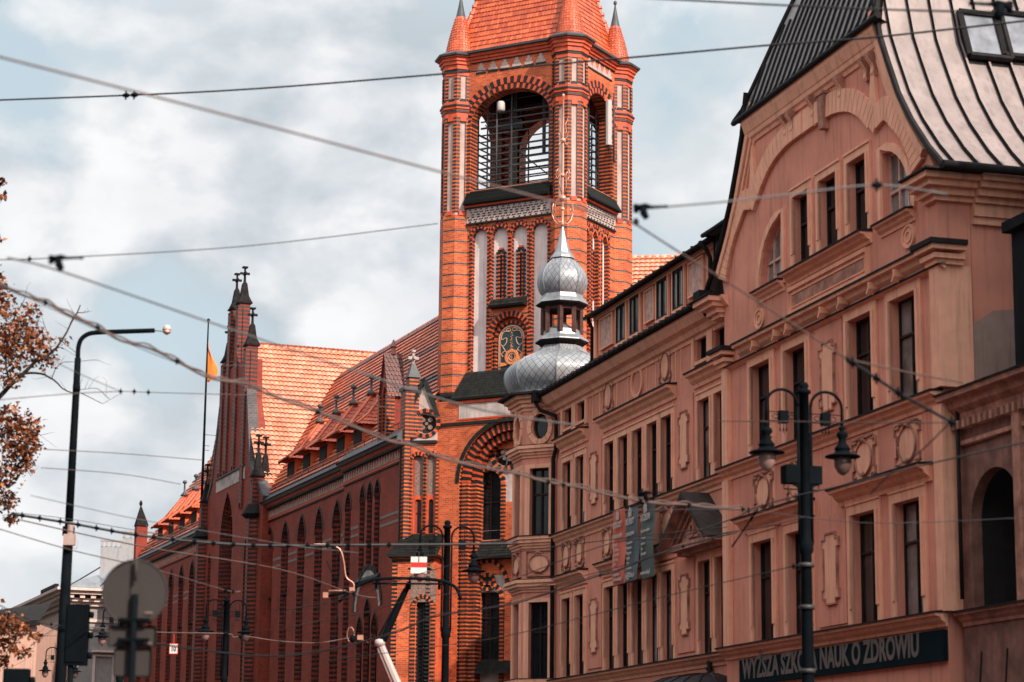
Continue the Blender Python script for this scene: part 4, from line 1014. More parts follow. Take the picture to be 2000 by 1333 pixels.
mo('string_course', (-14.75, .25, 0, 9.36, 9.66, .22), (-14.75, .25, 0, 5.08, 5.36, .25), (-26.1, -14.6, GO, 9.36, 9.64, .25), (-26.1, -14.6, GO, 5.12, 5.38, .28), (-26.35, -14.9, GO, 12.02, 12.09, .12))
mo('hood_mould', *[(a, b, 0, 12.12, 12.48, .30) for a, b in ((-2.95, -.3), (-10.4, -4.35), (-14.2, -11.75))], *[(a, b, 0, 8.0, 8.36, .30) for a, b in ((-2.95, -.3), (-10.4, -4.35))], *[(a, b, GO, 7.96, 8.28, .34) for a, b in ((-19.9, -15.85), (-25.6, -21.3))], (-25.65, -15.8, GO, 12.10, 12.46, .30))
mo('window_sill', (-23.1, -18.75, GO, 13.28, 13.52, .30), (-25.15, -23.55, GO, 13.26, 13.5, .22), (-18.42, -16.85, GO, 13.26, 13.5, .22))
t = MB(); t.prof(-14.9, .25, [(-.05, 13.36), (.04, 13.36), (.06, 13.45), (.14, 13.48), (.20, 13.60), (.34, 13.66), (.46, 13.82), (.48, 13.90), (-.05, 13.91)], 0)
t.build('main_cornice', [M_trim, M_gut], pk)
for c in (-17.0, -18.3, -19.0, -20.9, -21.9, -23.4, -24.6): each('frieze_scroll', [M_trim], pk, lambda t: t.band([(c, 12.1), (c - .1, 12.2), (c - .1, 12.33)], .045, GO + .06, GO + .31, 0))
for x in (-3.4, -4.1, -10.8, -11.7, -5.6, -4.05, -8.1, -6.55, -10.4, -8.85): each('frieze_strip', [M_trim], pk, lambda t: t.box(x - .025, x + .025, -.02, .03, 12.55, 13.4, 0))
for x, a, b in ((-14.85, 5.4, 9.36), (-14.85, 9.7, 12.2)): each('pilaster', [M_trim], pk, lambda t: t.box(x - .18, x + .18, -.02, GO + .12, a, b, 0))
for x, a, b in ((-26.12, 5.4, 9.36), (-26.12, 9.7, 12.1)): each('pilaster', [M_trim], pk, lambda t: t.box(x - .16, x + .22, -.3, GO + .12, a, b, 0))
for x in (-14.85, -26.12):
    t = MB()
    for k_, (zz, e) in enumerate(((12.1, .05), (12.2, .12), (12.36, .2), (12.46, .26))): t.box(x - .2 - e, x + .2 + e, -.1, GO + .14 + e, zz, zz + .1 - .002, 1 if k_ == 3 else 0)
    t.build('capital', [M_trim, M_gut], pk)
# ornaments
def cartouche(u, z, w_, h, off, oval=True, name='cartouche'):
    t = MB(); t.box(u - w_ / 2, u + w_ / 2, off - .02, off + .012, z - h / 2, z + h / 2, 1)
    e = .045
    P = [(u - w_ * .36, z - h * .45), (u + w_ * .36, z - h * .45), (u + w_ * .36, z - h * .36), (u + w_ * .44, z - h * .36), (u + w_ * .44, z - h * .22), (u + w_ * .38, z - h * .22), (u + w_ * .38, z + h * .22), (u + w_ * .46, z + h * .22), (u + w_ * .46, z + h * .38), (u + w_ * .3, z + h * .38), (u + w_ * .3, z + h * .45), (u - w_ * .3, z + h * .45), (u - w_ * .3, z + h * .38), (u - w_ * .46, z + h * .38), (u - w_ * .46, z + h * .22), (u - w_ * .38, z + h * .22), (u - w_ * .38, z - h * .22), (u - w_ * .44, z - h * .22), (u - w_ * .44, z - h * .36), (u - w_ * .36, z - h * .36)]
    t.band(P, e, off, off + .06, 0, closed=True)
    o = ell((u, z), w_ * .31, h * .36, 20); t.plate(o, off, off + .045, 1); t.tube([(a, off + .055, b) for a, b in o + [o[0]]], .022, 5, 0)
    for sx in (-1, 1):
        for sz in (-1, 1): t.tube([(u + sx * w_ * (.36 - .06 * cos(k_)), off + .05, z + sz * h * .40 + .05 * sin(k_)) for k_ in (0, 1, 2, 3, 4, 5)], .02, 4, 0)
    for k_ in (-1, 0, 1): t.tube([(u, off + .07, z - h * .30), (u + k_ * .09, off + .05, z - h * .41 + abs(k_) * .05)], [.03, .014], 5, 0)
    t.tube([(u - .12, off + .05, z + h * .34), (u, off + .09, z + h * .40), (u + .12, off + .05, z + h * .34)], .035, 5, 0)
    t.build(name, [M_orn, M_trim], pk)
for u in (-4.85, -9.6): cartouche(u, 13.1, 1.0, 1.0, 0)
t = MB()
o = ell((-7.33, 13.08), .44, .40, 24); t.band(o, .09, 0, .06, 0, closed=True); t.box(-7.36, -7.30, 0, .05, 13.42, 13.5, 0); t.build('oval_panel', [M_trim], pk)
for u, w_ in ((-.95, .95), (-2.25, .95), (-4.8, .92), (-9.75, 1.15)): cartouche(u, 8.95, w_, .95, 0)
for u in (-17.05, -19.0, -22.55, -24.6): cartouche(u, 8.82, 1.25, .98, GO)
def long_panel(u, z0, z1, off, w_=.72):
    t = MB(); h = z1 - z0; t.box(u - w_ * .85, u + w_ * .85, off - .02, off + .03, z0 - .45, z1 + .4, 0)
    P = [(u - w_ * .3, z0), (u + w_ * .3, z0), (u + w_ * .3, z0 + .12), (u + w_ / 2, z0 + .12), (u + w_ / 2, z0 + .3), (u + w_ * .4, z0 + .3), (u + w_ * .4, z1 - .3), (u + w_ / 2, z1 - .3), (u + w_ / 2, z1 - .12), (u + w_ * .3, z1 - .12), (u + w_ * .3, z1), (u - w_ * .3, z1), (u - w_ * .3, z1 - .12), (u - w_ / 2, z1 - .12), (u - w_ / 2, z1 - .3), (u - w_ * .4, z1 - .3), (u - w_ * .4, z0 + .3), (u - w_ / 2, z0 + .3), (u - w_ / 2, z0 + .12), (u - w_ * .3, z0 + .12)]
    t.plate(P, off + .03, off + .06, 1); t.band(P, .04, off + .03, off + .09, 2, closed=True); t.build('long_panel', [M_pink, M_trim, M_orn], pk)
for u, a, b in ((-3.6, 10.2, 11.66), (-11.05, 10.2, 11.66), (-3.65, 5.98, 7.48), (-11.05, 5.98, 7.48)): long_panel(u, a, b, 0)
for a, b in ((10.1, 11.6), (5.96, 7.46)): long_panel(-20.82, a, b, GO, .85)
for u, z in ((-16.9, 12.9), (-24.85, 13.0)):
    t = MB()
    for rr in (.26, .13): t.band(ell((u, z), rr, rr * .85, 18), .05, GO, GO + .05, 0, closed=True)
    t.plate(ell((u, z), .3, .25, 18), GO - .02, GO + .025, 0); t.build('medallion', [M_trim], pk)
t = MB(); a, b = -23.0, -18.75                      # oblong panel under the gable windows
t.plate(rectp(a, b, 12.56, 13.22), GO - .02, GO + .05, 0); t.band(inset(rectp(a, b, 12.56, 13.22), .05), .09, GO, GO + .11, 0, closed=True); t.band(inset(rectp(a, b, 12.56, 13.22), .18), .03, GO, GO + .08, 0, closed=True)
t.plate(inset(rectp(a, b, 12.56, 13.22), .2), GO, GO + .06, 1); t.build('oblong_panel', [M_trim, M_orn], pk)
# trefoil voussoir band
def smooth(P, n=5):
    Q = []
    for i in range(len(P) - 1):
        p0, p1, p2, p3 = P[max(i - 1, 0)], P[i], P[i + 1], P[min(i + 2, len(P) - 1)]
        for k_ in range(n):
            x = k_ / n; Q.append(tuple(.5 * (2 * p1[j] + (p2[j] - p0[j]) * x + (2 * p0[j] - 5 * p1[j] + 4 * p2[j] - p3[j]) * x * x + (3 * p1[j] - p0[j] - 3 * p2[j] + p3[j]) * x ** 3) for j in (0, 1)))
    return Q + [P[-1]]
R_ = [(-25.42, 14.30), (-25.22, 14.78), (-24.88, 15.24), (-24.45, 15.62), (-24.0, 15.93), (-23.5, 15.85)]
Rm = [(-23.35, 15.9), (-22.9, 16.28), (-22.3, 16.6), (-21.6, 16.78), (-20.9, 16.84), (-20.1, 16.72)]
Lm = [(-20.1, 16.72), (-19.5, 16.5), (-18.95, 16.2), (-18.4, 15.82)] 
L_ = [(-18.3, 15.78), (-17.7, 15.72), (-17.1, 15.42), (-16.7, 15.0), (-16.45, 14.5), (-16.3, 13.9)]
L_ = [(2 * UG - u + .1, z) for u, z in R_[::-1]]
Lm = [(2 * UG - u + .1, z) for u, z in Rm[::-1]]
t = MB()
for P in (R_, Rm[:-1] + Lm[1:], L_):
    t.band(smooth(P, 3), .50, GO - .02, GO + .10, 0, gap=.05)
    t.band(smooth(P, 3), .53, GO - .02, GO + .05, 1)
t.build('voussoir_band', [M_trim, M_pink], pk)
for u, s_ in ((-23.42, 1), (2 * UG + 23.42 + .1, -1)): each('spike_ornament', [M_trim], pk, lambda t: t.plate([(u - .22, 15.75), (u, 15.55), (u + .22, 15.75), (u + .05, 17.0), (u - .0, 17.15), (u - .05, 17.0)], GO, GO + .09, 0))
t = MB(); t.plate([(-21.0, 16.35), (-20.8, 16.35), (-20.72, 17.12), (-21.08, 17.12)], GO, GO + .17, 0); t.box(-21.12, -20.68, GO, GO + .2, 17.12, 17.18, 0); t.build('keystone', [M_orn], pk)
# raking mouldings and top cornice of the gable
t = MB()
for s_ in (-1, 1):
    for k_, (dd, w_, n1) in enumerate(((.14, .16, .14), (.34, .10, .09), (.5, .05, .05))):
        t.band([(UG + s_ * (h - dd), z) for h, z in cur[1:]], w_, GO - .02, GO + n1, 0)
t.prof(UG - 3.7, UG + 3.7, [(GO - .1, 17.24), (GO + .04, 17.24), (GO + .06, 17.32), (GO + .11, 17.36), (GO + .13, 17.46), (GO + .15, 17.48), (GO + .20, 17.62), (GO + .23, 17.7), (GO + .24, 17.82), (GO - .1, 17.83)], 0)
t.build('gable_cornice', [M_trim], pk)
for u in (-18.75, -19.1, -20.3, -21.8, -23.1, -23.45):
    t = MB(); P = [(GO, 16.78), (GO + .06, 16.79), (GO + .10, 16.87), (GO + .08, 16.98), (GO + .10, 17.05), (GO + .16, 17.13), (GO + .22, 17.2), (GO + .22, 17.28), (GO, 17.3)]
    t.prof(u - .09, u + .09, P, 0); t.prof(u - .06, u + .06, [(n + .02, z - .02) for n, z in P[1:7]] + [(GO, 17.26)], 1); t.build('bracket', [M_orn, M_trim], pk)
for s_ in (-1, 1):                                    # entablature blocks at the feet of the gable
    t = MB(); x0, x1 = sorted((UG + s_ * 6.62, UG + s_ * 5.35)); t.box(x0, x1, -.43, GO + .52, 13.90, 13.94, 1)
    for z0, z1, e in ((13.42, 13.52, .1), (13.52, 13.66, .2), (13.66, 13.78, .34), (13.78, 13.90, .46)):
        x0, x1 = sorted((UG + s_ * (6.0 + e), UG + s_ * (5.6 - e * .5))); t.box(x0, x1, -.4 if s_ > 0 else -.42, GO + e, z0, z1 - .003, 0)
    t.build('entablature_block', [M_trim, M_gut], pk)
t = MB()
for z0, z1, e in ((13.0, 13.15, .08), (13.15, 13.4, .14), (13.40, 13.52, .22), (13.52, 13.66, .34), (13.66, 13.78, .46), (13.78, 13.90, .56)): t.box(UG - 6.0 - e, UG - 5.9, -11, -.43, z0, z1 - .003, 0)
t.build('side_cornice', [M_trim, M_gut], pk)
# seamed metal roof of the gable
side = [(6.62, 13.97), (6.0, 14.5), (5.28, 15.25), (4.70, 16.0), (4.22, 16.85), (3.88, 17.5), (3.58, 18.5), (3.32, 19.1), (3.08, 20.0), (2.4, 22.6), (1.3, 25.6), (0, 28)]
hipn = {18.5: .2, 19.1: .05, 20.0: -.3, 22.6: -1.4, 25.6: -3.2, 28: -5.0}
r = MB()
for s_ in (-1, 1):
    for (h0, z0), (h1, z1) in zip(side, side[1:]):
        f0 = hipn.get(z0, .42); f1 = hipn.get(z1, .42)
        r.face([(UG + s_ * h0, f0, z0), (UG + s_ * h0, -11.5, z0), (UG + s_ * h1, -11.5, z1), (UG + s_ * h1, f1, z1)], 0)
    n = .2; k_ = 0
    while n > -11:
        pth = [(UG + s_ * h, n, z + .02) for h, z in side if hipn.get(z, .42) > n - .02]
        if len(pth) > 1:
            for (p0, p1) in zip(pth, pth[1:]):
                du = p1[0] - p0[0]; dz = p1[2] - p0[2]; L = math.hypot(du, dz); nu, nz_ = (dz / L * s_ * 1, abs(du) / L)
                q = [(p0[0], n - .022, p0[2] - .03), (p0[0], n + .022, p0[2] - .03), (p1[0], n + .022, p1[2] - .03), (p1[0], n - .022, p1[2] - .03)]
                up_ = [(x + s_ * abs(dz) / L * .10, y, z + nz_ * .10) for x, y, z in q]
                r.face(up_, 0); r.face([q[0], q[3], up_[3], up_[0]], 1); r.face([q[1], q[2], up_[2], up_[1]], 1)
        n -= .52; k_ += 1
for (h0, z0), (h1, z1) in zip(side[6:], side[7:]): r.face([(UG - h0, hipn[z0], z0), (UG + h0, hipn[z0], z0), (UG + h1, hipn[z1], z1), (UG - h1, hipn[z1], z1)], 2)
hipr = [(4.05, .56, 17.87), (3.8, .44, 18.1)] + [(h, hipn[z] + .03, z + .02) for h, z in side[7:]]
for (h0, n0, z0), (h1, n1, z1) in zip(hipr, hipr[1:]):
    r.face([(UG - h0, n0, z0), (UG + h0, n0, z0), (UG + h1, n1, z1), (UG - h1, n1, z1)], 2)
r.face([(UG - 4.05, .56, 17.84), (UG + 4.05, .56, 17.84), (UG + 3.7, .1, 17.84), (UG - 3.7, .1, 17.84)], 1)
x = -4.0
while x < 4.05:
    pth = []
    for h, n, z in hipr:
        if abs(x) <= h: pth.append((UG + x, n + .02, z + .02))
    if len(pth) > 1: r.tube(pth, .034, 4, 1, False)
    x += .38
for s_ in (-1, 1): r.tube([(UG + s_ * h, .45, z) for h, z in side[:7]], .07, 6, 1, False); r.tube([(UG + s_ * h, n + .02, z + .03) for h, n, z in hipr], .06, 5, 1, False)
r.tube([(UG - 4.1, .58, 17.86), (UG + 4.1, .58, 17.86)], .07, 6, 1); r.tube([(UG - 6.68, .5, 13.97), (UG - 6.68, -11.5, 13.97)], .09, 6, 1)
M_seamd = plain('grey_seamed_sheet', (.30, .26, .25), .5, metal=.4, var=.2, scale=1.5)
r.build('seamed_metal_roof', [M_seam, M_gut, M_seamd], pk)
# skylights on the sunny slope
def roofpt(z):
    for (h0, z0), (h1, z1) in zip(side, side[1:]):
        if z0 <= z <= z1: t_ = (z - z0) / (z1 - z0); return h0 + (h1 - h0) * t_
for px in (1921, 1989):
    zc = 17.2; hh = roofpt(zc); nn_ = A.nz(px, 78, UG - hh)[0]; zc = A.nz(px, 78, UG - hh)[1]; 
    for _ in range(4): hh = roofpt(min(18.2, max(14.0, zc))); nn_, zc = A.nz(px, 78, UG - hh - .1)
    z0, z1 = zc - .55, zc + .55; h0, h1 = roofpt(z0), roofpt(min(z1, 19)); W_ = .48
    f = MB(); 
    def sk(a, n, z, l): return (UG - a - l * .9, n, z + l * .45)
    P = [(h0, nn_ - W_, z0), (h0, nn_ + W_, z0), (h1, nn_ + W_, z1), (h1, nn_ - W_, z1)]
    top = [sk(a, n, z, .16) for a, n, z in P]; bot = [sk(a, n, z, -.1) for a, n, z in P]
    for i in range(4): j = (i + 1) % 4; f.tube([top[i], top[j]], .075, 5, 0, False); f.face([bot[i], bot[j], top[j], top[i]], 0)
    o = f.build('skylight', [M_gut], pk); g_ = MB(); g_.face([sk(a, n, z, .14) for a, n, z in P], 0); g_.build('pane', [glassm('skylight_glass', (.10, .10, .11), .12) if 'skylight_glass' not in MT else MT['skylight_glass']], o)
# attic storey between turret and gable
t = MB(); am = -.40
for a, b in ((-4.4, -5.24), (-5.62, -6.41), (-7.87, -8.73), (-9.16, -9.99)):
    t.box(b - .07, b, am, am + .07, 14.3, 15.85, 0); t.box(a, a + .07, am, am + .07, 14.3, 15.85, 0); t.box(b, a, am, am + .1, 14.58, 14.68, 0)
for a, b in ((-2.86, -4.0), (-6.82, -7.58), (-10.3, -11.4)):
    t.band(rectp(b, a, 14.82, 15.72), .06, am, am + .06, 0, closed=True)
    x = b + .1
    while x < a: t.box(x, x + .11, am - .01, am + .015, 14.85, 15.7, 1); x += .125
t.box(-12.2, -2.33, am, am + .08, 15.78, 15.9, 0); t.box(-2.5, -2.33, am, am + .06, 14.1, 15.8, 0); t.build('attic_panelling', [M_trim, M_woodp], pk)
for a, b in ((-4.4, -5.24), (-5.62, -6.41), (-7.87, -8.73), (-9.16, -9.99)): window(pk, rectp(b, a, 14.68, 15.78), am + .04, .07, (.5,), (), M_wood, M_glassl)
t = MB(); t.prof(-12.4, -2.1, [(-.17, 15.90), (-.12, 15.96), (-5.2, 16.75), (-5.2, 16.6)], 0)
x = -12.3
while x < -2: t.tube([(x, -.2, 15.84), (x, -.1, 15.88)], .02, 4, 0); x += .28
x = -12.3
while x < -2: t.tube([(x, -.14, 16.0), (x, -5, 16.78)], .03, 4, 0); x += .6
t.tube([(-12.4, -.12, 15.90), (-2.1, -.12, 15.90)], .055, 6, 0)
for k_ in range(6): t.tube([(-12 + k_ * 1.7, -.6, 16.08), (-12 + k_ * 1.7, -.6, 16.25)], .02, 4, 0)
t.build('attic_roof', [M_gut, M_trim], pk)
t = MB(); t.box(-14.5, -12.25, -5, -.35, 14.35, 16.0, 0); t.prof(-14.8, -12.2, [(-.1, 16.0), (-.1, 16.08), (-1.6, 17.2), (-4, 17.2), (-4, 16)], 0)
x = -14.7
while x < -12.2: t.tube([(x, -.1, 16.1), (x, -1.6, 17.22)], .03, 4, 1); t.tube([(x, -.33, 14.4), (x, -.33, 16)], .02, 4, 1); x += .3
t.tube([(-14.8, -.05, 16.03), (-12.2, -.05, 16.03)], .06, 6, 1); t.build('zinc_cheek', [M_lead, M_gut], pk)
g_ = MB(); g_.prof(-13.9, .6, [(-.4, 13.9), (.46, 13.92), (.5, 13.98), (-.4, 14.06)], 0); 
g_.tube([(-13.9, .55, 13.97), (.6, .55, 13.97)], .075, 8, 0)
x = -13.8
while x < .6: g_.tube([(x, .62, 13.91), (x, .64, 14.03), (x, .5, 14.07)], .018, 4, 0); x += .42
g_.build('eaves_gutter', M_gut, pk)
def pipe(pts, lab=None):
    p = MB(); p.tube(pts, .06, 8); 
    p.build('downpipe', M_gut, pk)
pipe([(.35, .62, 14.0), (.35, .62, 13.7), (.30, .5, 13.5), (.0, .1, 13.3), (-.05, .10, 13.1), (-.05, .1, 12.3), (.16, .12, 12.0), (.16, .12, .2)])
h_ = MB(); h_.prz(ngon(.35, .62, .17, 4, pi / 4), 13.75, 14.1, 0)
h_.build('rainwater_head', M_gut, pk); h_ = MB(); h_.box(-13.95, -13.5, .35, .7, 13.8, 14.2, 0); h_.build('rainwater_head', M_gut, pk)
pipe([(-13.7, .5, 13.85), (-13.7, .45, 13.65), (-13.85, .3, 13.55), (-14.35, .14, 13.45), (-14.52, .12, 13.25), (-14.52, .12, 12.6)])
pipe([(-2.2, -.2, 15.9), (-2.2, -.28, 15.7), (-2.2, -.34, 15.6), (-2.2, -.34, 14.5)]); pipe([(-12.1, .0, 15.9), (-12.1, -.2, 15.7), (-12.1, -.3, 15.5), (-12.1, -.3, 14.5)])
# pediment over the right pair of windows
t = MB(); a, b, c = -14.25, -11.1, -12.68
t.plate([(a + .2, 8.2), (b - .2, 8.2), (c, 9.12)], .0, .38, 0)
for s_, e in ((a, -1), (b, 1)):
    t.face([(s_ + e * .1, .75, 8.12), (s_ + e * .1, -.01, 8.12), (c, -.01, 9.36), (c, .75, 9.36)], 1); t.face([(s_ + e * .1, .75, 8.02), (s_ + e * .1, -.01, 8.02), (c, -.01, 9.26), (c, .75, 9.26)], 0)
    t.face([(s_ + e * .1, .75, 8.12), (c, .75, 9.36), (c, .75, 9.22), (s_ + e * .1, .75, 7.98)], 1)
    t.band([(s_ + e * -.1, 8.1), (c, 9.1)], .10, .38, .52, 0); t.band([(s_ + e * -.45, 8.18), (c, 8.9)], .05, .38, .46, 0)
t.box(a, b, -.01, .5, 8.0, 8.16, 0); t.box(a + .1, b - .1, -.01, .3, 7.9, 8.0, 0); t.band(ell((c, 8.42), .14, .16, 14), .05, .38, .48, 0, closed=True); t.box(c - .35, c + .35, .38, .44, 8.24, 8.30, 0)
t.build('pediment', [M_orn, plain('brown_pediment_slate', (.055, .042, .038), .85, var=.4, spec=.1)], pk)
# windows
def panewin(c, w_, a, b, off, gm=None): window(pk, ro_(c, w_, a, b), off, .05, (.5,), (.66,), M_wood, gm or random.choice((M_glass, M_glass, M_glassd, M_glassd, M_glassl)))
for c in cs_l + cs_m + cs_r:
    panewin(c, .86, S2a, S2b, -.13); panewin(c, .86, S3a, S3b, -.13)
for c in cs_l + [-12.3, -13.6]: window(pk, ro_(c, .82, 12.8, 13.42), -.15, .06, (.5,), ())
for c in cs_g: panewin(c, gw_, S2a - .03, S2b, GO - .20); panewin(c, gw_, S3a - .06, S3b + .08, GO - .20)
for a, b in g3: window(pk, rectp(a, b, 13.6, 15.28), GO - .18, .06, (.5,), (.62,))
for q_ in (q1, q2): window(pk, q_, GO - .18, .06, (.33, .66), (.4,), M_woodp, M_glassl)
for c in (-1.7, -5.5, -7.5, -9.5, -12.9): window(pk, ro_(c, 1.1, .9, 3.9), -.3, .08, (.5,), (.7,))
for c in (-17, -19.6, -22.3, -24.6): window(pk, ro_(c, 1.5, .8, 3.6), 0, .08, (.5,), (.7,))
# lighter painted swoosh on the party wall
t = MB(tf=lambda a, b, z: (-26.1 - b, -a, z)); P = [(.4, 9.4), (9, 9.4), (9, 11.4)] + [(9 - k_ * .43, 10.9 + .45 * sin((9 - k_ * .43) * 1.05 + .2)) for k_ in range(1, 20)] + [(.4, 11.0)]
t.plate(P, -.01, .004, 0); t.build('painted_swoosh', plain('beige_paint', (.42, .27, .22), .85, var=.15), pk)

# ---- corner turret with onion dome
CU, CN, CR = 1.565, -.565, 1.48
oc = MB(); a0 = pi / 8
fw1 = []
def octf(k):                                   # local frame of facet k: a along, b out, from the facet centre
    am = a0 + (k + .5) * pi / 4; ap_ = CR * cos(pi / 8); n_ = Vector((cos(am), sin(am))); t_ = Vector((-sin(am), cos(am))); c_ = Vector((CU, CN)) + n_ * ap_
    return lambda a, b, z: (c_.x + t_.x * a + n_.x * b, c_.y + t_.y * a + n_.y * b, z)
hwf = CR * sin(pi / 8)
for k_ in range(8):
    am = a0 + (k_ + .5) * pi / 4; tf = octf(k_); o = MB(tf)
    vis = sin(am) > -.8
    hl = [rectp(-.33, .33, a, b) for a, b in ((S2a, S2b), (S3a, S3b))] + [ell((0, 13.05), .26, .40, 18)] if vis else []
    o.plate(rectp(-hwf, hwf, 0, 13.75), -.3, 0, 0, holes=hl)
    o.build('turret_wall', [M_pink], pk)
    if not vis: continue
    f = MB(tf)
    for a, b in ((S2a, S2b), (S3a, S3b)):
        for s_ in (-1, 1):
            x0, x1 = sorted((s_ * .33, s_ * .50)); f.box(x0, x1, 0, .05, a, b + .12, 0)
        f.box(-.33, .33, 0, .05, b + .002, b + .12, 0)
    f.arc((0, 13.05), .30, .44, 0, 2 * pi, 14, -.02, .05, (0, 0), .04, 1.32); f.box(-.06, .06, 0, .12, 13.5, 13.72, 0)
    f.build('window_surround', [M_trim], pk)
    TF[0] = tf
    window(pk, rectp(-.33, .33, S2a, S2b), -.16, .06, (.5,), (.62,)); window(pk, rectp(-.33, .33, S3a, S3b), -.16, .06, (.5,), (.62,))
    window(pk, ell((0, 13.05), .26, .40, 18), -.12, .07, (), ()); TF[0] = None
    c = MB(tf); z = 8.88; c.band(rectp(-.42, .42, z - .38, z + .38), .05, 0, .06, 0, closed=True); oo = ell((0, z), .34, .26, 20); c.tube([(a, .05, b) for a, b in oo + [oo[0]]], .025, 5, 0); c.plate(oo, 0, .03, 1)
    c.tube([(-.15, .06, z + .28), (0, .09, z + .33), (.15, .06, z + .28)], .03, 5, 0); c.tube([(-.12, .06, z - .28), (0, .09, z - .25), (.12, .06, z - .28)], .03, 5, 0); c.build('cartouche', [M_orn, M_trim], pk)
def octr(z0, z1, r, m=0): c.prz(ngon(CU, CN, r, 8, a0), z0, z1, m)
for z0, pj in ((9.34, .2), (5.06, .22), (12.1, .24), (8.02, .26)):
    c = MB()
    for q, (dz, e) in enumerate(((0, .05), (.08, .12), (.16, .2), (.26, .26))): octr(z0 + dz, z0 + dz + .095, CR + e * pj * 4, 1 if q == 3 and False else 0)
    octr(z0 + .355, z0 + .38, CR + .24, 1); c.build('turret_string', [M_trim, M_gut], pk)
c = MB()
for z0, e in ((13.55, .04), (13.66, .12), (13.78, .2), (13.9, .32)): octr(z0, z0 + .115, CR + e)
octr(14.015, 14.08, CR + .52, 1)
c.build('turret_cornice', [M_trim, M_gut], pk)
dm = empty('onion_dome', (CU, CN, 0)); dm.parent = pk
def onion(pr, mats, name, seg=8, ribs=True, us=1.4):
    m = MB(); arc = 0; m.uvo = {}
    for (r0, z0), (r1, z1) in zip(pr, pr[1:]):
        L = math.hypot(r1 - r0, z1 - z0)
        for k_ in range(seg):
            t0 = a0 + k_ * 2 * pi / seg; S = 4
            for s_ in range(S):
                f0, f1 = s_ / S, (s_ + 1) / S
                def pt(r_, z_, f_):
                    A_ = Vector((cos(t0), sin(t0))) * r_; B_ = Vector((cos(t0 + 2 * pi / seg), sin(t0 + 2 * pi / seg))) * r_; q = A_.lerp(B_, f_); bul = 1 + .035 * sin(pi * f_); return (q.x * bul, q.y * bul, z_)
                m.uvo[len(m.f)] = [((f0 - .5) * us, arc), ((f1 - .5) * us, arc), ((f1 - .5) * us, arc + L), ((f0 - .5) * us, arc + L)]
                m.face([pt(r0, z0, f0), pt(r0, z0, f1), pt(r1, z1, f1), pt(r1, z1, f0)], 0)
        arc += L
    if ribs:
        for k_ in range(seg):
            t0 = a0 + k_ * 2 * pi / seg; m.tube([(cos(t0) * r_, sin(t0) * r_, z_) for r_, z_ in pr], .02, 5, 1, False)
    o = m.build(name, mats, dm)
    for i, q in m.uvo.items():
        li = o.data.polygons[i].loop_start
        for j in range(4): o.data.uv_layers[0].data[li + j].uv = q[j]
    return o
def sm1(P, n=4): return smooth(P, n)
onion(sm1([(1.88, 14.05), (1.60, 14.12), (1.56, 14.22), (1.70, 14.42), (1.79, 14.68), (1.77, 14.94), (1.60, 15.16), (1.30, 15.33), (1.0, 15.46), (.78, 15.58), (.66, 15.74)]), [M_scale, M_zinc], 'lower_bulb')
m = MB(); m.lathe([(.60, 15.70), (.74, 15.84), (.83, 15.86), (.83, 15.9)], 0, 0, 8, 1, False, a0); m.lathe([(.86, 15.90), (.84, 15.94), (.64, 16.08), (.58, 16.26), (.05, 16.55)], 0, 0, 8, 0, False, a0)
m.lathe([(.58, 16.96), (.76, 17.04), (.81, 17.06), (.82, 17.10)], 0, 0, 8, 1, False, a0); m.lathe([(.84, 17.10), (.81, 17.14), (.70, 17.26), (.64, 17.40), (.1, 17.41)], 0, 0, 8, 0, False, a0)
m.build('skirt', [M_zinc, M_leadd], dm)
m = MB()
for k_ in range(8):
    t0 = a0 + k_ * pi / 4; x, y = cos(t0) * .58, sin(t0) * .58; m.prz(ngon(x, y, .09, 4, t0), 16.15, 16.98, 0)
    t1 = t0 + pi / 4; m.tube([(cos(t0) * .57, sin(t0) * .57, 16.93), (cos(t1) * .57, sin(t1) * .57, 16.93)], .05, 4, 0, False)
m.build('lantern', [plain('rusty_lantern_wood', (.08, .03, .022), .8, var=.5, scale=5)], dm)
onion(sm1([(.62, 17.40), (.72, 17.55), (.78, 17.8), (.74, 18.05), (.60, 18.3), (.42, 18.48), (.30, 18.6)]), [M_scale, M_zinc], 'upper_bulb', us=.75)
m = MB(); m.lathe([(.40, 18.58), (.36, 18.66), (.26, 18.78), (.16, 19.1), (.05, 19.55), (.02, 19.7)], 0, 0, 8, 0, False, a0); m.build('spire_cap', [M_zinc], dm)
m = MB(); m.lathe([(.03, 19.6), (.08, 19.72), (.03, 19.85), (.04, 19.95), (.036, 20.7), (.036, 22.8), (.022, 23.9), (.05, 23.95), (.02, 24.0)], 0, 0, 10, 0)
for z, rr in ((20.55, .12), (22.45, .10), (21.3, .08), (20.2, .07)): m.lathe([(.01, z - rr), (rr * .7, z - rr * .7), (rr, z), (rr * .7, z + rr * .7), (.01, z + rr)], 0, 0, 10, 0)
for k_ in range(4):
    a = k_ * pi / 2 + .5; ca, sa = cos(a), sin(a)
    def cl(P, r_=.014): m.tube([(ca * x, sa * x, z) for x, z in P], r_, 5, 0)
    cl([(.04, 19.78), (.2, 19.75), (.36, 19.88), (.46, 20.1), (.42, 20.3), (.34, 20.26), (.37, 20.16)], .02)
    cl([(.05, 20.7), (.16, 21.0), (.12, 21.3), (.2, 21.5), (.28, 21.42), (.22, 21.34)])
    cl([(.05, 21.35), (.22, 21.22), (.3, 21.34), (.24, 21.46), (.15, 21.4)])
    cl([(.05, 22.5), (.14, 22.75), (.1, 23.0), (.18, 23.15), (.22, 23.05)])
    cl([(.08, 22.4), (.22, 22.25)], .01); cl([(.08, 22.5), (.22, 22.65)], .01)
m.build('ornate_finial', [M_copper], dm)

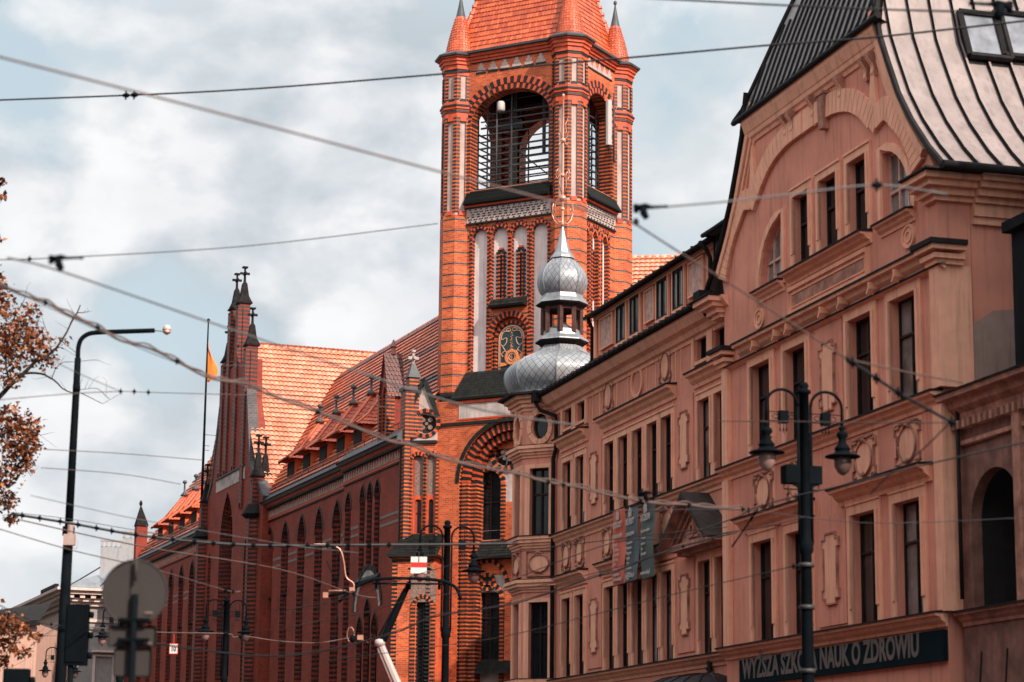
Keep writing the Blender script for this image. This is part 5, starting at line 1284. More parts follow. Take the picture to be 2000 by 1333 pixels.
# ---- signs and banners (things hung on the wall)
def text_obj(name, body, size, par, loc, rot, mat, ext=.006, sx=1):
    cu = bpy.data.curves.new(name, 'FONT'); cu.body = body; cu.size = size; cu.extrude = ext; cu.resolution_u = 3; cu.align_x = 'LEFT'; cu.offset = size * .03
    o = bpy.data.objects.new(name, cu); COL.objects.link(o); me = bpy.data.meshes.new_from_object(o.evaluated_get(bpy.context.evaluated_depsgraph_get())); bpy.data.objects.remove(o); 
    me.materials.clear(); me.materials.append(mat); o = bpy.data.objects.new(name, me); COL.objects.link(o)
    xs = [v.co.x for v in me.vertices]
    o.parent = par; o.location = loc; o.rotation_euler = rot; o.scale = (sx, 1, 1); return o, (max(xs) if xs else 1)
def boxthing(frame, name, label, cat, u, n, z, group=None): return empty(name, frame.O + frame.d * u + frame.n * n + Vector((0, 0, z)), frame.rz, label, cat, group)
M_signb = plain('dark_teal_sign_paint', (.006, .014, .018), .9, var=.2, streak=False, spec=.05)
M_letd = plain('dim_sign_lettering', (.17, .135, .12), .8, var=.1, streak=False, spec=.1); M_lett = plain('pale_lettering', (.50, .40, .36), .7, var=.1, streak=False)
st = A.rect(1447, 1845, 1258, 1306, GO + .06)
u0, u1 = A.uz(1447, 1310, GO + .06)[0], A.uz(1846, 1255, GO + .06)[0]; zt, zb = A.uz(1846, 1229, GO + .06)[1], A.uz(1846, 1278, GO + .06)[1]
zb = min(zb, 4.48)
sg = boxthing(A, 'shop_sign', 'long dark sign board with large pale capital letters low on the pink gabled house', 'sign', u0, GO, 0)
b_ = MB(); b_.box(u1 - u0, 0, .0, .10, zb, zt, 0); b_.build('board', M_signb, sg)
# u runs away to the left, so the writing runs towards -u
tx, wdt = text_obj('lettering', 'WYŻSZA SZKOŁA NAUK O ZDROWIU', .64, sg, (-.22, .105, zb + .15), (pi / 2, 0, pi), M_letd)
tx.scale = ((abs(u1 - u0) - 1.25) / wdt, 1, 1)
M_banr = plain('red_banner_cloth', (.62, .13, .08), .75, var=.12, streak=False); M_bant = plain('grey_teal_banner_cloth', (.10, .115, .125), .75, var=.25, scale=1.4, streak=False); M_bang = plain('grey_green_banner_cloth', (.085, .105, .095), .75, var=.3, scale=1.4, streak=False)
def banner(px, lab, mat, head, lines, k):
    a, b = A.uz(px[0], 1065, .42)[0], A.uz(px[1], 1065, .42)[0]; zt = A.uz((px[0] + px[1]) / 2, px[2], .42)[1]; zb = A.uz((px[0] + px[1]) / 2, px[3], .42)[1]
    w_ = a - b; o = boxthing(A, 'banner', lab, 'banner', a, 0, 0, 'vertical banners on the pink facade')
    f = MB(); K = 16; idx = [[f.av((-w_ * i / 6, .42 + .03 * sin(j * .5 + k * 2) + .02 * sin(i * 1.3 + j * .3), zb + (zt - zb) * j / K)) for i in range(7)] for j in range(K + 1)]
    for j in range(K):
        for i in range(6): f.fi([idx[j][i], idx[j][i + 1], idx[j + 1][i + 1], idx[j + 1][i]], 0, True)
    f.build('cloth', mat, o)
    f = MB(); f.tube([(.03, .42, zt + .02), (-w_ - .03, .42, zt + .02)], .02, 5); f.tube([(.03, .42, zb - .01), (-w_ - .03, .42, zb - .01)], .015, 5); f.tube([(-.1, .42, zt), (-.1, 0, zt + .1)], .015, 4); f.tube([(-w_ + .1, .42, zt), (-w_ + .1, 0, zt + .1)], .015, 4); f.build('rod', M_gut, o)
    hh = zt - zb; Z = lambda f_: zb + hh * f_; e = .48
    lo = MB(); x = -w_ * .5
    for q, (dx, w2, h2) in enumerate(((-.10, .05, .24), (-.03, .06, .30), (.05, .07, .26), (.115, .03, .2))): lo.box(x - dx - w2 / 2, x - dx + w2 / 2, e - .004, e + .004, Z(.86), Z(.86) + h2 * .9, 0)
    for q, ln in enumerate(lines):
        pass
    lo.build('emblem', M_lett, o)
    zz = Z(.76)
    for q, (txt, sz) in enumerate(head): t_, wd_ = text_obj('lettering', txt, sz, o, (-w_ * .14, e, zz), (pi / 2, 0, pi), M_lett, .003); t_.scale = (min(1.2, w_ * .72 / wd_), 1, 1); zz -= sz * 1.25
    zz -= .05
    for txt in lines: t_, wd_ = text_obj('lettering', txt, .10, o, (-w_ * .14, e, zz), (pi / 2, 0, pi), M_lett, .003); zz -= .135
    t_, wd_ = text_obj('lettering', 'www.tebe.pl' if 0 else 'www.cnb.pl', .15, o, (-w_ * .12, e, Z(.05)), (pi / 2, 0, pi), M_lett, .003); t_.scale = (w_ * .72 / wd_, 1, 1)
banner((1198, 1222, 996, 1142), 'orange red banner with white lettering, farthest of three hanging on the pink facade', M_banr, (('SZKOŁY', .22), ('POLICEALNE', .13)), ('• Masażu', '• Medyczna', '• Kosmetyki', '• Farmacji', '• BHP', '• Opiekun', '• Higienistka', '• Rejestracja'), 0)
banner((1223, 1246, 990, 1135), 'slate blue banner headed KURSY, middle of three hanging on the pink facade', M_bant, (('KURSY', .24), ('ZAWODOWE', .13)), ('• Kosmetyka', '• Masażysta', '• Księgowy', '• Fryzjer', '  kadry', '• Instruktor', '• Florysta', '• Kurs'), 1)
banner((1252, 1277, 981, 1129), 'grey green banner headed LICEUM, nearest of three hanging on the pink facade', M_bang, (('LICEUM', .24), ('dla dorosłych', .11)), ('• 3-letnie', ' zaoczne', ' dla', ' dorosłych', ' •'), 2)
# dark domed awning over the entrance
aw = boxthing(A, 'entrance_canopy', 'dark ribbed dome shaped canopy with a small spike over the entrance of the pink house', 'canopy', -12.9, .0, 0)
f = MB(); pr = [(2.3, 3.7), (2.15, 4.15), (1.7, 4.55), (1.1, 4.78), (.5, 4.88), (.06, 4.9)]
f.lathe(pr, 0, .1, 24, 0); 
for k_ in range(24): a = k_ * pi / 12; f.tube([(cos(a) * (r_ + .01), .1 + sin(a) * (r_ + .01), z) for r_, z in pr], .022, 4, 0, False)
f.lathe([(.12, 4.86), (.06, 4.95), (.10, 5.02), (.05, 5.1), (.09, 5.16), (.03, 5.25), (.012, 5.6)], 0, .1, 8, 0); f.build('dome', [plain('dark_canopy_metal', (.022, .018, .02), .5, metal=.3)], aw)
# ---- loggia building beside it
lb = empty('loggia_building', A.O, A.rz, 'low weathered building with a dark round arch right of the pink gabled house', 'building')
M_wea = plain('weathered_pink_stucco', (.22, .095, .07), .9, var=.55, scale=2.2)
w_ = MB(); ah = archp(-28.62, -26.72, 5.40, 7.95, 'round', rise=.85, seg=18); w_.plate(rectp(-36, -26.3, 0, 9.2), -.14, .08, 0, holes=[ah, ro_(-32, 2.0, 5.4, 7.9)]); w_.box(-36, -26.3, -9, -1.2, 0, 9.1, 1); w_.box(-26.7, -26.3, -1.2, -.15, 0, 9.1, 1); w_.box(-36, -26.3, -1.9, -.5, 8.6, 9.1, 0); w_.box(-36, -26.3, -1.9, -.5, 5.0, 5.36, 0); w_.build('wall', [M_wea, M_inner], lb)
w_ = MB(); mould(w_, -36, -26.12, .08, 9.0, 9.5, .4, 0, 1); mould(w_, -36, -26.3, .08, 5.1, 5.36, .22, 0, 1); w_.box(-27.9, -26.6, .08, .14, 8.5, 8.56, 0); w_.box(-36, -26.35, .08, .16, 8.52, 8.6, 0); w_.box(-28.9, -28.62, .08, .2, 5.4, 8.9, 0)
x = -35.9
while x < -26.4: w_.box(x, x + .10, .08, .26, 8.82, 8.98, 0); x += .22
w_.build('cornice', [M_orn, M_leadd], lb)
w_ = MB()
for k_ in range(-3, 14):
    x = -36 + k_ * 1.0 + 5
    if x > -26.6: break
    w_.band([(x, 4.6), (x + .12, 3.9)], .03, .08, .1, 0)
w_.build('rustication', M_leadd, lb)
w_ = MB(); w_.tube([(-26.5, .2, 9.3), (-26.5, .2, 5.6)], .04, 5); w_.build('downpipe', M_gut, lb)
# ---- dark neighbour at the frame's right edge
nb = empty('dark_tenement', A.O, A.rz, 'very dark tenement with projecting cornice at the right edge, next to the pink party wall', 'building')
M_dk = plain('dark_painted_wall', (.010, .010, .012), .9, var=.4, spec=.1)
w_ = MB(); nhs = [ro_(-31 - 2.4 * i, 1.1, z0, z0 + 2.2) for i in range(10) for z0 in (1, 5.4, 9.7, 13)]
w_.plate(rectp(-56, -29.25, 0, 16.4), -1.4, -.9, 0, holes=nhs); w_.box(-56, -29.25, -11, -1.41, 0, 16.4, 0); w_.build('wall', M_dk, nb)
for h_ in nhs: window(nb, h_, -1.2, .08, (.5,), (.6,))
w_ = MB(); mould(w_, -56, -28.9, -.9, 15.0, 15.5, .5); w_.box(-56, -28.95, -1, -.35, 13.9, 14.1, 0); w_.box(-30.6, -28.3, -1.2, -.1, 9.65, 12.3, 0); w_.box(-30.8, -28.15, -1.2, .02, 12.3, 12.5, 0); w_.build('cornice', [M_dk, M_dk], nb)
w_ = MB(); w_.tube([(-28.75, -.7, 15.1), (-29.1, -.6, 14.6), (-29.1, -.6, 13.0), (-29.1, -.6, 9.6)], .08, 7); w_.build('downpipe', M_steel, nb)

# ================================================================== opposite side of the street (out of the picture, added and sized to shade the lower storeys)
op = empty('unseen_shading_row', A.O, A.rz, 'unseen row of plain dark houses across the street, added to shade the lower storeys', 'building')
w_ = MB(); w_.box(-95, -14, 24.5, 40, 0, 21, 0); w_.box(-14, 22, 28, 42, 0, 13, 0); w_.box(22, 150, 26, 42, 0, 29, 0); w_.build('wall', plain('dark_brown_render', (.05, .04, .036), .9, var=.3), op)
w_ = MB(); mould(w_, 22, 150, 26, 28, 28.8, -.5); w_.build('cornice', [M_stone, M_gut], op)

rh = empty('unseen_shading_block', (6.5, 86, 0), R(-8), 'unseen plain brick block added behind the pink tenement to shade the tower foot', 'building')  # hidden block added only to keep the sun off the tower foot
w_ = MB(); w_.box(0, 18, 0, 14, 0, 20.5, 0); w_.build('wall', M_brick, rh); w_ = MB(); w_.box(-.3, 18.3, -.3, 14.3, 20.5, 20.8, 0); w_.build('roof', M_gut, rh)
# ================================================================== far left: classical corner house, pink house, grey crenellated block
Bf = Frame(21, 140, 1150, 170)
M_bei = plain('beige_render', (.58, .42, .35), .9, var=.12); M_gre = plain('grey_beige_render', (.33, .29, .27), .9, var=.15); M_wht = plain('white_trim', (.68, .52, .45), .85, var=.1)
bh = empty('corner_house', Bf.O, Bf.rz, 'distant beige classical house with dentilled white cornice left of the brick hall', 'building')
ez = Bf.uz(140, 1150)[1]
def facade(par, tf, L, ez, mat, nwin, w0=1.2, st=3.2, x0=2.0):
    hs = []
    for i in range(nwin):
        for z in (1.2, 5.6, 9.8): hs.append(rectp(x0 + i * st, x0 + i * st + w0, z, z + 2.3))
    m = MB(tf); m.plate(rectp(0, L, 0, ez - 1.2), -.4, 0, 0, holes=hs); m.build('wall', [mat], par)
    t = MB(tf)
    for h_ in hs:
        u0, u1, z0, z1 = h_[0][0], h_[1][0], h_[0][1], h_[2][1]
        t.band([(u0 - .12, z0), (u0 - .12, z1 + .12), (u1 + .12, z1 + .12), (u1 + .12, z0)], .2, -.01, .08, 0); t.box(u0 - .35, u1 + .35, 0, .35, z1 + .35, z1 + .5, 0); t.box(u0 - .2, u1 + .2, 0, .2, z0 - .15, z0, 0)
    t.build('window_surround', [M_wht], par)
    TF[0] = tf
    for h_ in hs: window(par, h_, -.2, .08, (.5,), (.6,))
    TF[0] = None
facade(bh, lambda a, b, z: (a, b, z), 40, ez, M_bei, 12); facade(bh, lambda a, b, z: (-b, -a, z), 20, ez, M_gre, 5)
w_ = MB(); w_.box(0.1, 39.9, -20, -.41, 0, ez - .1, 0); w_.build('core', M_gre, bh)
w_ = MB()
for z0, z1, e in ((ez - 2.4, ez - 2.2, .15), (ez - 1.25, ez - 1.0, .25), (ez - .95, ez - .7, .5), (ez - .45, ez - .2, 1.0), (ez - .2, ez, 1.25)): w_.box(-e, 40 + e, -20 - e, e, z0, z1, 0)
x = -.6
while x < 40: w_.box(x, x + .35, .3, .85, ez - .72, ez - .44, 0); x += .8
y = .3
while y > -20: w_.box(-.85, -.3, y - .35, y, ez - .72, ez - .44, 0); y -= .8
w_.build('cornice', M_wht, bh)
w_ = MB(); w_.face([(-1.2, 1.2, ez + .02), (41, 1.2, ez + .02), (37, -6, ez + 2.6), (4, -6, ez + 2.6)], 0); w_.face([(-1.2, 1.2, ez + .02), (-1.2, -21, ez + .02), (4, -16, ez + 2.6), (4, -6, ez + 2.6)], 0); w_.face([(4, -6, ez + 2.6), (37, -6, ez + 2.6), (37, -16, ez + 2.6), (4, -16, ez + 2.6)], 0)
for k_ in range(8): w_.tube([(-.9 , .3 - k_ * 2.2, ez + .15), (2.5, -2.5 - k_ * 1.6, ez + 1.9)], .05, 4, 1)
for k_ in range(14): w_.box(2 + k_ * .45, 2.2 + k_ * .45, .6, .9, ez + .05, ez + .5, 1)
w_.build('metal_roof', [M_zinc, M_gut], bh)
gb = empty('roof_block', at(226, 1075, 200) * 1, R(8), 'plain grey rooftop block with a notched parapet between the beige house and brick end pier', 'building'); zt = at(215, 1068, 200).z; gb.location.z = 0
w_ = MB(); w_.box(-1.3, .55, 0, 5, 0, zt, 0); w_.box(.55, 3.5, 0, 5, 0, at(245, 1050, 200).z, 0); w_.build('wall', plain('grey_concrete', (.30, .28, .28), .9, var=.1), gb)
w_ = MB()
for k_ in range(5): w_.box(-1.3 + k_ * .4, -1.1 + k_ * .4, -.05, .3, zt, zt + .45, 0)
w_.box(-1.35, .55, -.08, .3, zt + .45, zt + .6, 0); z2 = at(245, 1050, 200).z
for k_ in range(5): w_.box(.55 + k_ * .6, .78 + k_ * .6, -.05, .3, z2, z2 + .45, 0)
w_.box(.5, 3.5, -.08, .3, z2 + .45, z2 + .6, 0); w_.build('parapet', M_gre, gb)
ph = empty('pink_house', at(45, 1250, 150) * 1, R(0), 'small distant pink house with dark roof at the far left behind the lower branches', 'building'); ph.location.z = 0
zt = at(45, 1218, 150).z; w_ = MB(); w_.box(-4, .9, 0, 12, 0, zt, 0); w_.build('wall', plain('salmon_render', (.62, .36, .28), .9, var=.1), ph)
w_ = MB(); w_.face([(-4, -.4, zt - .1), (1.1, -.4, zt + .2), (.6, 6, zt + 1.9), (-4, 6, zt + 1.2)], 0); w_.box(-4, 1.1, -.4, -.3, zt - .15, zt + .1, 0); w_.build('roof', M_gut, ph)

# ================================================================== double-armed street lamps
def lamp(px, py, Y, lab, extra=False):
    p = at(px, py, Y); o = empty('street_lamp', (p.x, p.y, 0), A.rz + pi / 2, lab, 'street lamp', 'double armed street lamps')
    Hh = p.z                                   # local x runs across the street
    m = MB(); m.lathe([(.20, 0), (.20, .5), (.14, .6), (.12, 1.2), (.15, 1.25), (.10, 1.35), (.078, Hh - 2.45), (.105, Hh - 2.4), (.105, Hh - 2.3), (.075, Hh - 2.2), (.07, Hh - .12), (.10, Hh - .11), (.10, Hh - .06), (.05, Hh - .04), (.075, Hh), (.05, Hh + .05), (.01, Hh + .06)], 0, 0, 12)
    for s_ in (-1, 1): m.tube([(s_ * .10, 0, Hh - 2.3), (s_ * .10, 0, Hh - .30)], .02, 6)
    m.build('post', M_iron, o)
    for s_ in (-1, 1):
        a = MB(); P = [(s_ * .10, 0, Hh - .30)] + [(s_ * (.345 - .245 * cos(t)), 0, Hh - .30 + .235 * sin(t)) for t in [pi * i / 12 for i in range(1, 13)]] + [(s_ * .59, 0, Hh - .55)]
        a.tube(P, .022, 7)
        for z in (-.40, -.53): a.tube([(s_ * .10, 0, Hh + z), (s_ * .59, 0, Hh + z)], .008, 4)
        for x in (.2, .45):
            for sg in (-1, 1): a.tube([(s_ * (x + .045 * cos(t) * sg), 0, Hh - .465 + .035 * sin(t)) for t in [i * .7 for i in range(9)]], .006, 4)
        ar = a.build('arm', M_iron, o)
        b = MB(); b.box(s_ * .33 - .065, s_ * .33 + .065, -.05, .05, Hh - .56, Hh - .38, 0)
        for x in (-.05, .05): b.tube([(s_ * .33 + x, 0, Hh - .38), (s_ * .33 + x, 0, Hh - .1)], .006, 4)
        for x in (-.05, .0, .05): b.lathe([(.005, Hh - .56), (.005, Hh - .63), (.012, Hh - .64), (.012, Hh - .67), (.003, Hh - .68)], s_ * .33 + x, 0, 6)
        b.build('hanging_box', M_iron, o)
        l = MB(); z = Hh - .55
        l.lathe([(.02, z), (.05, z - .02), (.05, z - .05), (.03, z - .07), (.08, z - .11), (.085, z - .15), (.055, z - .19), (.06, z - .26), (.11, z - .32), (.12, z - .35), (.10, z - .36), (.12, z - .40), (.25, z - .44), (.26, z - .46), (.12, z - .46)], s_ * .59, 0, 20); sh = l.build('lamp_shade', M_iron, o)
        l = MB(); l.lathe([(.12, z - .46), (.13, z - .52), (.12, z - .60), (.08, z - .68), (.03, z - .72), (.005, z - .73)], s_ * .59, 0, 16); l.build('globe', [MT.get('lamp_globe') or glassm('lamp_globe', (.13, .07, .06), .25, .6)], sh)
    if extra:
        for s_ in (-1, 1):
            b = MB(); x = .02 + s_ * .17; b.box(x - .11, x + .11, -.2, .02, Hh - 1.42, Hh - 1.16, 0); b.box(x - .09, x + .09, -.23, -.2, Hh - 1.40, Hh - 1.18, 1); b.tube([(x, 0, Hh - 1.45), (0, 0, Hh - 1.5)], .015, 5, 0); b.tube([(x - .1, -.1, Hh - 1.42), (x - .1, -.1, Hh - 1.5), (x + .1, -.1, Hh - 1.5), (x + .1, -.1, Hh - 1.42)], .01, 4); b.build('floodlight', [M_iron, M_white], o)
        b = MB()
        for z in (Hh - 2.6, Hh - 3.2, Hh - 4.1): b.tube([(-.12, -.09, z), (.12, -.09, z)], .012, 5, 0); b.lathe([(.11, z - .03), (.11, z + .03)], 0, 0, 12, 0)
        b.build('clamp', M_steel, o)
lamp(1570, 755, 33, 'large dark double street lamp with two floodlights, in front of the pink gabled house', True)
lamp(874, 1022, 49, 'dark double street lamp standing before the foot of the brick tower')
lamp(443, 1168, 68, 'faint dark double street lamp in front of the pinnacled gable of the brick hall')
lamp(120, 1262, 93, 'distant small double street lamp mostly behind the traffic light at the far left')
lamp(240, 1182, 72, 'double street lamp hidden behind the round sign, one lantern showing at its left')

# ================================================================== leaning pole with curved bracket
YP = 38.0
po = empty('catenary_pole', (at(118, 1333, YP).x, YP, 0), 0, 'tall dark leaning pole with a curved top bracket at the left', 'pole')
def loc(o, x, y, Y): 
    p = at(x, y, Y); return (p.x - o.location.x, p.y - o.location.y, p.z - o.location.z)
g0 = at(118, 1333, YP); g1 = at(134, 1040, YP); sl_ = (g1.x - g0.x) / (g1.z - g0.z)
f = MB(); f.tube([(-g0.z * sl_, 0, 0), loc(po, 118, 1333, YP), loc(po, 134, 1040, YP)], [.115, .095, .08], 12); 
q = Vector(loc(po, 134, 1035, YP)); f.tube([q - Vector((0, 0, .1)), q + Vector((0, 0, .05))], [.1, .1], 12)
f.tube([loc(po, x, y, YP) for x, y in ((134, 1035), (144, 850), (149, 760), (152, 700))], [.068, .062, .058, .052], 10); f.tube([loc(po, 149.2, 765, YP), loc(po, 149.6, 752, YP)], .063, 10)
f.tube([loc(po, x, y, YP) for x, y in smooth([(152, 702), (153, 680), (158, 664), (170, 654), (188, 650), (240, 648), (302, 646)], 3)], .04, 8); f.build('mast', M_iron, po)
f = MB(); f.tube([loc(po, 300, 646, YP), loc(po, 320, 648, YP)], .008, 5); f.build('bracket_tip', M_steel, po)
f = MB(); c = Vector(loc(po, 139, 1057, YP)); f.box(c.x - .09, c.x + .09, c.y - .22, c.y - .08, c.z - .09, c.z + .09, 0); f.prz(ngon(c.x, c.y - .12, .05, 8), c.z + .09, c.z + .3, 0); f.tube([(c.x - .1, c.y - .1, c.z - .1), (c.x + .12, c.y - .12, c.z - .14), (c.x + .13, c.y - .1, c.z + .02)], .008, 4, 0); f.build('junction_box', plain('pale_pink_metal', (.45, .30, .27), .6, var=.1), po)
o = empty('street_camera', at(326, 643, YP), 0, 'small pale round lamp head hanging at the tip of the curved pole bracket', 'lamp')
f = MB(); f.lathe([(.01, .07), (.05, .06), (.075, .0), (.07, -.03)], 0, 0, 12, 0); f.lathe([(.07, -.03), (.06, -.07), (.03, -.09), (.01, -.1)], 0, 0, 12, 1); f.build('housing', [M_white, M_copper], o)

# traffic light heads seen from behind
def tl(x0, x1, y0, y1, Y, lab):
    a, b = at(x0, y1, Y), at(x1, y0, Y); o = empty('traffic_light', (a.x, Y, 0), 0, lab, 'traffic light'); w_, z0, z1 = b.x - a.x, a.z, b.z
    f = MB(); f.box(0, w_, -.08, .12, z0, z1, 0); f.box(.03, w_ - .03, -.1, -.08, z0 + .05, z1 - .05, 0); f.build('housing', M_iron, o)
    for k_ in range(3):
        zc = z0 + (z1 - z0) * (k_ + .5) / 3; f = MB(); f.tube([(w_ * .5, .12, zc), (w_ * .5, .34, zc)], .11, 12); f.tube([(w_, .05, zc), (w_ + .06, .08, zc)], .05, 8); f.build('visor', M_iron, o)
    f = MB(); f.tube([(w_ * .3, -.0, 0), (w_ * .3, .0, z0 + .1)], .05, 8); f.build('post', M_iron, o)
tl(125, 174, 1181, 1300, 36, 'black traffic light head seen from behind, beside the leaning pole')
tl(2, 57, 1307, 1440, 30, 'black top of a traffic light at the bottom left corner')

# round sign from behind
YS = 21.0; c = at(264, 1158, YS); so_ = empty('road_sign', (c.x, YS, 0), 0, 'round grey road sign seen from behind with two rectangular plates below it', 'road sign')
M_sgn = plain('grey_sign_back', (.04, .030, .028), .75, var=.12, streak=False)
f = MB(); f.tube([(0, -.012, c.z), (0, .0, c.z)], .293, 48); f.build('disc', M_sgn, so_)
f = MB(); f.tube([(.293 * cos(t * pi / 24), -.012, c.z + .293 * sin(t * pi / 24)) for t in range(49)], .009, 5, 0, cap=False); f.box(-.035, .03, -.03, -.012, c.z - .29, c.z + .29, 0); f.build('rim', M_sgn, so_)
f = MB(); f.tube([(.01, -.06, 0), (.01, -.06, c.z - .02)], .03, 10); f.tube([(.01, -.075, c.z + .1), (.01, -.075, c.z + .29)], .012, 8, 1); f.box(-.13, .15, -.09, -.02, c.z - .26, c.z - .235, 0); f.box(-.13, .15, -.09, -.02, c.z - .44, c.z - .415, 0); f.build('post', [M_iron, M_sgn], so_)
for x0, x1, y0, y1 in ((211, 306, 1224, 1263), (222, 297, 1267, 1321)):
    a, b = at(x0, y1, YS), at(x1, y0, YS); f = MB(); P = []
    for cx, cz, t0 in ((b.x - .025, b.z - .025, 0), (a.x + .025, b.z - .025, 1), (a.x + .025, a.z + .025, 2), (b.x - .025, a.z + .025, 3)):
        for k_ in range(5): t = (t0 + k_ / 4) * pi / 2; P.append((cx - c.x + .025 * cos(t), cz + .025 * sin(t)))
    f.plate(P, -.01, .0, 0); f.band(P, .008, -.02, .004, 0, closed=True); f.build('plate', M_sgn, so_)
f = MB()
for px, py in ((291, 1198), (289, 1257)):
    q = at(px, py, YS); f.box(q.x - c.x - .035, q.x - c.x + .035, -.026, -.021, q.z - .009, q.z + .009, 0)
    for k_ in range(4): f.box(q.x - c.x - .03 + k_ * .017, q.x - c.x - .02 + k_ * .017, -.029, -.026, q.z - .005, q.z + .005, 1)
f.build('sticker', [plain('faded_sticker', (.32, .22, .2), .7, streak=False), M_sgn], so_)

# small signs hung on the wires
def hung(x0, x1, y0, y1, Y, name, lab, cat):
    a, b = at(x0, y1, Y), at(x1, y0, Y); return empty(name, ((a.x + b.x) / 2, Y, (a.z + b.z) / 2), 0, lab, cat), (b.x - a.x) / 2, (b.z - a.z) / 2
M_rd = plain('sign_red', (.60, .03, .02), .5, var=.1, streak=False); M_wh = plain('sign_white', (.75, .66, .62), .5, var=.05, streak=False); M_bk = plain('sign_black', (.02, .02, .02), .5, streak=False)
o, hw, hh = hung(330, 348, 1257, 1278, 62, 'speed_sign', 'small square white sign with red border reading 10, hung before the brick hall', 'sign')
f = MB(); f.box(-hw, hw, 0, .02, -hh, hh, 0); f.box(-hw * .86, hw * .86, -.004, 0, -hh * .86, hh * .86, 1); f.box(-.01, .01, 0, .01, hh, hh + .25, 0); f.build('board', [M_rd, M_wh], o)
tx, wd_ = text_obj('lettering', '10', hh * 1.35, o, (-hw * .62, -.008, -hh * .48), (pi / 2, 0, 0), M_bk, .003); tx.scale = (hw * 1.2 / wd_, 1, 1)
o, hw, hh = hung(802, 834, 1088, 1120, 47, 'tram_signal_sign', 'white square sign with a red middle band hung above the tram pantograph', 'sign')
f = MB(); f.box(-hw, hw, 0, .02, -hh, hh, 0); f.box(-hw, hw, -.004, 0, -hh * .28, hh * .32, 1); f.box(-.008, .008, -.008, -.004, hh * .3, hh, 2); f.box(-.01, .01, 0, .01, hh, hh + .12, 2); f.build('board', [M_wh, M_rd, M_bk], o)

# ================================================================== tram with raised pantograph
YT = 45.0
tr = empty('tram', (at(770, 1333, YT).x, YT, 0), R(16), 'tram with a raised dark pantograph whose pale lower arm rises at the bottom centre', 'tram')
def tl_(x, y, dY=0):
    p = at(x, y, YT + dY); v = Matrix.Rotation(-R(16), 4, 'Z') @ Vector((p.x - tr.location.x, p.y - tr.location.y, p.z)); return tuple(v)
rz_ = at(770, 1385, YT).z
f = MB(); P = [(-1.2, .4), (1.2, .4), (1.22, 2.6), (1.1, rz_ - .35), (.8, rz_ - .12), (-.8, rz_ - .12), (-1.1, rz_ - .35), (-1.22, 2.6)]
for i in range(8): j = (i + 1) % 8; f.face([(P[i][0], -8, P[i][1]), (P[j][0], -8, P[j][1]), (P[j][0], 9, P[j][1]), (P[i][0], 9, P[i][1])], 0)
f.face([(x, -8, z) for x, z in P], 0); f.face([(x, 9, z) for x, z in P[::-1]], 0); f.build('body', plain('tram_red', (.45, .05, .03), .4, var=.1), tr)
f = MB(); 
for s_ in (-1, 1): f.box(s_ * 1.225 - .01, s_ * 1.225 + .01, -7.5, 8.5, 1.3, 2.5, 0)
f.box(-1.0, 1.0, -8.02, -8.0, 1.3, 2.5, 0); f.build('window_band', M_glass, tr)
f = MB(); K = tl_(742, 1256, 0); Hd = tl_(800, 1138, 0)
def arm(p, q, w0, w1, m, h=.05): 
    p, q = Vector(p), Vector(q); f.tube([p, q], [w0, w1], 8, m, False)
arm(tl_(792, 1372), K, .085, .07, 1); arm(tl_(782, 1372), tl_(738, 1266), .025, .025, 1); arm(tl_(748, 1252), Hd, .075, .05, 0); arm(tl_(736, 1250), tl_(790, 1150), .02, .02, 0)
f.lathe([(.01, K[2] - .08), (.09, K[2] - .06), (.11, K[2]), (.09, K[2] + .06), (.01, K[2] + .08)], K[0], K[1], 10, 1)
for dy in (-.18, .18):
    f.tube([tl_(x, y, dy) for x, y in smooth([(662, 1176), (690, 1150), (718, 1136), (740, 1131), (800, 1130), (850, 1133), (878, 1140), (893, 1152), (900, 1172)], 3)], .032, 6, 0)
    f.tube([tl_(x, y, dy) for x, y in ((728, 1140), (866, 1141))], .02, 5, 0)
for x in (735, 800, 858): f.tube([tl_(x, 1135, -.18), tl_(x, 1135, .18)], .025, 5, 0); f.tube([tl_(x, 1135, -.1), tl_(x, 1152, -.1)], .03, 5, 0)
f.lathe([(.03, rz_ - .3), (.3, rz_ - .2), (.3, rz_ - .05)], tl_(770, 1345)[0], tl_(770, 1345)[1], 10, 0)
f.build('pantograph', [M_iron, M_white], tr)

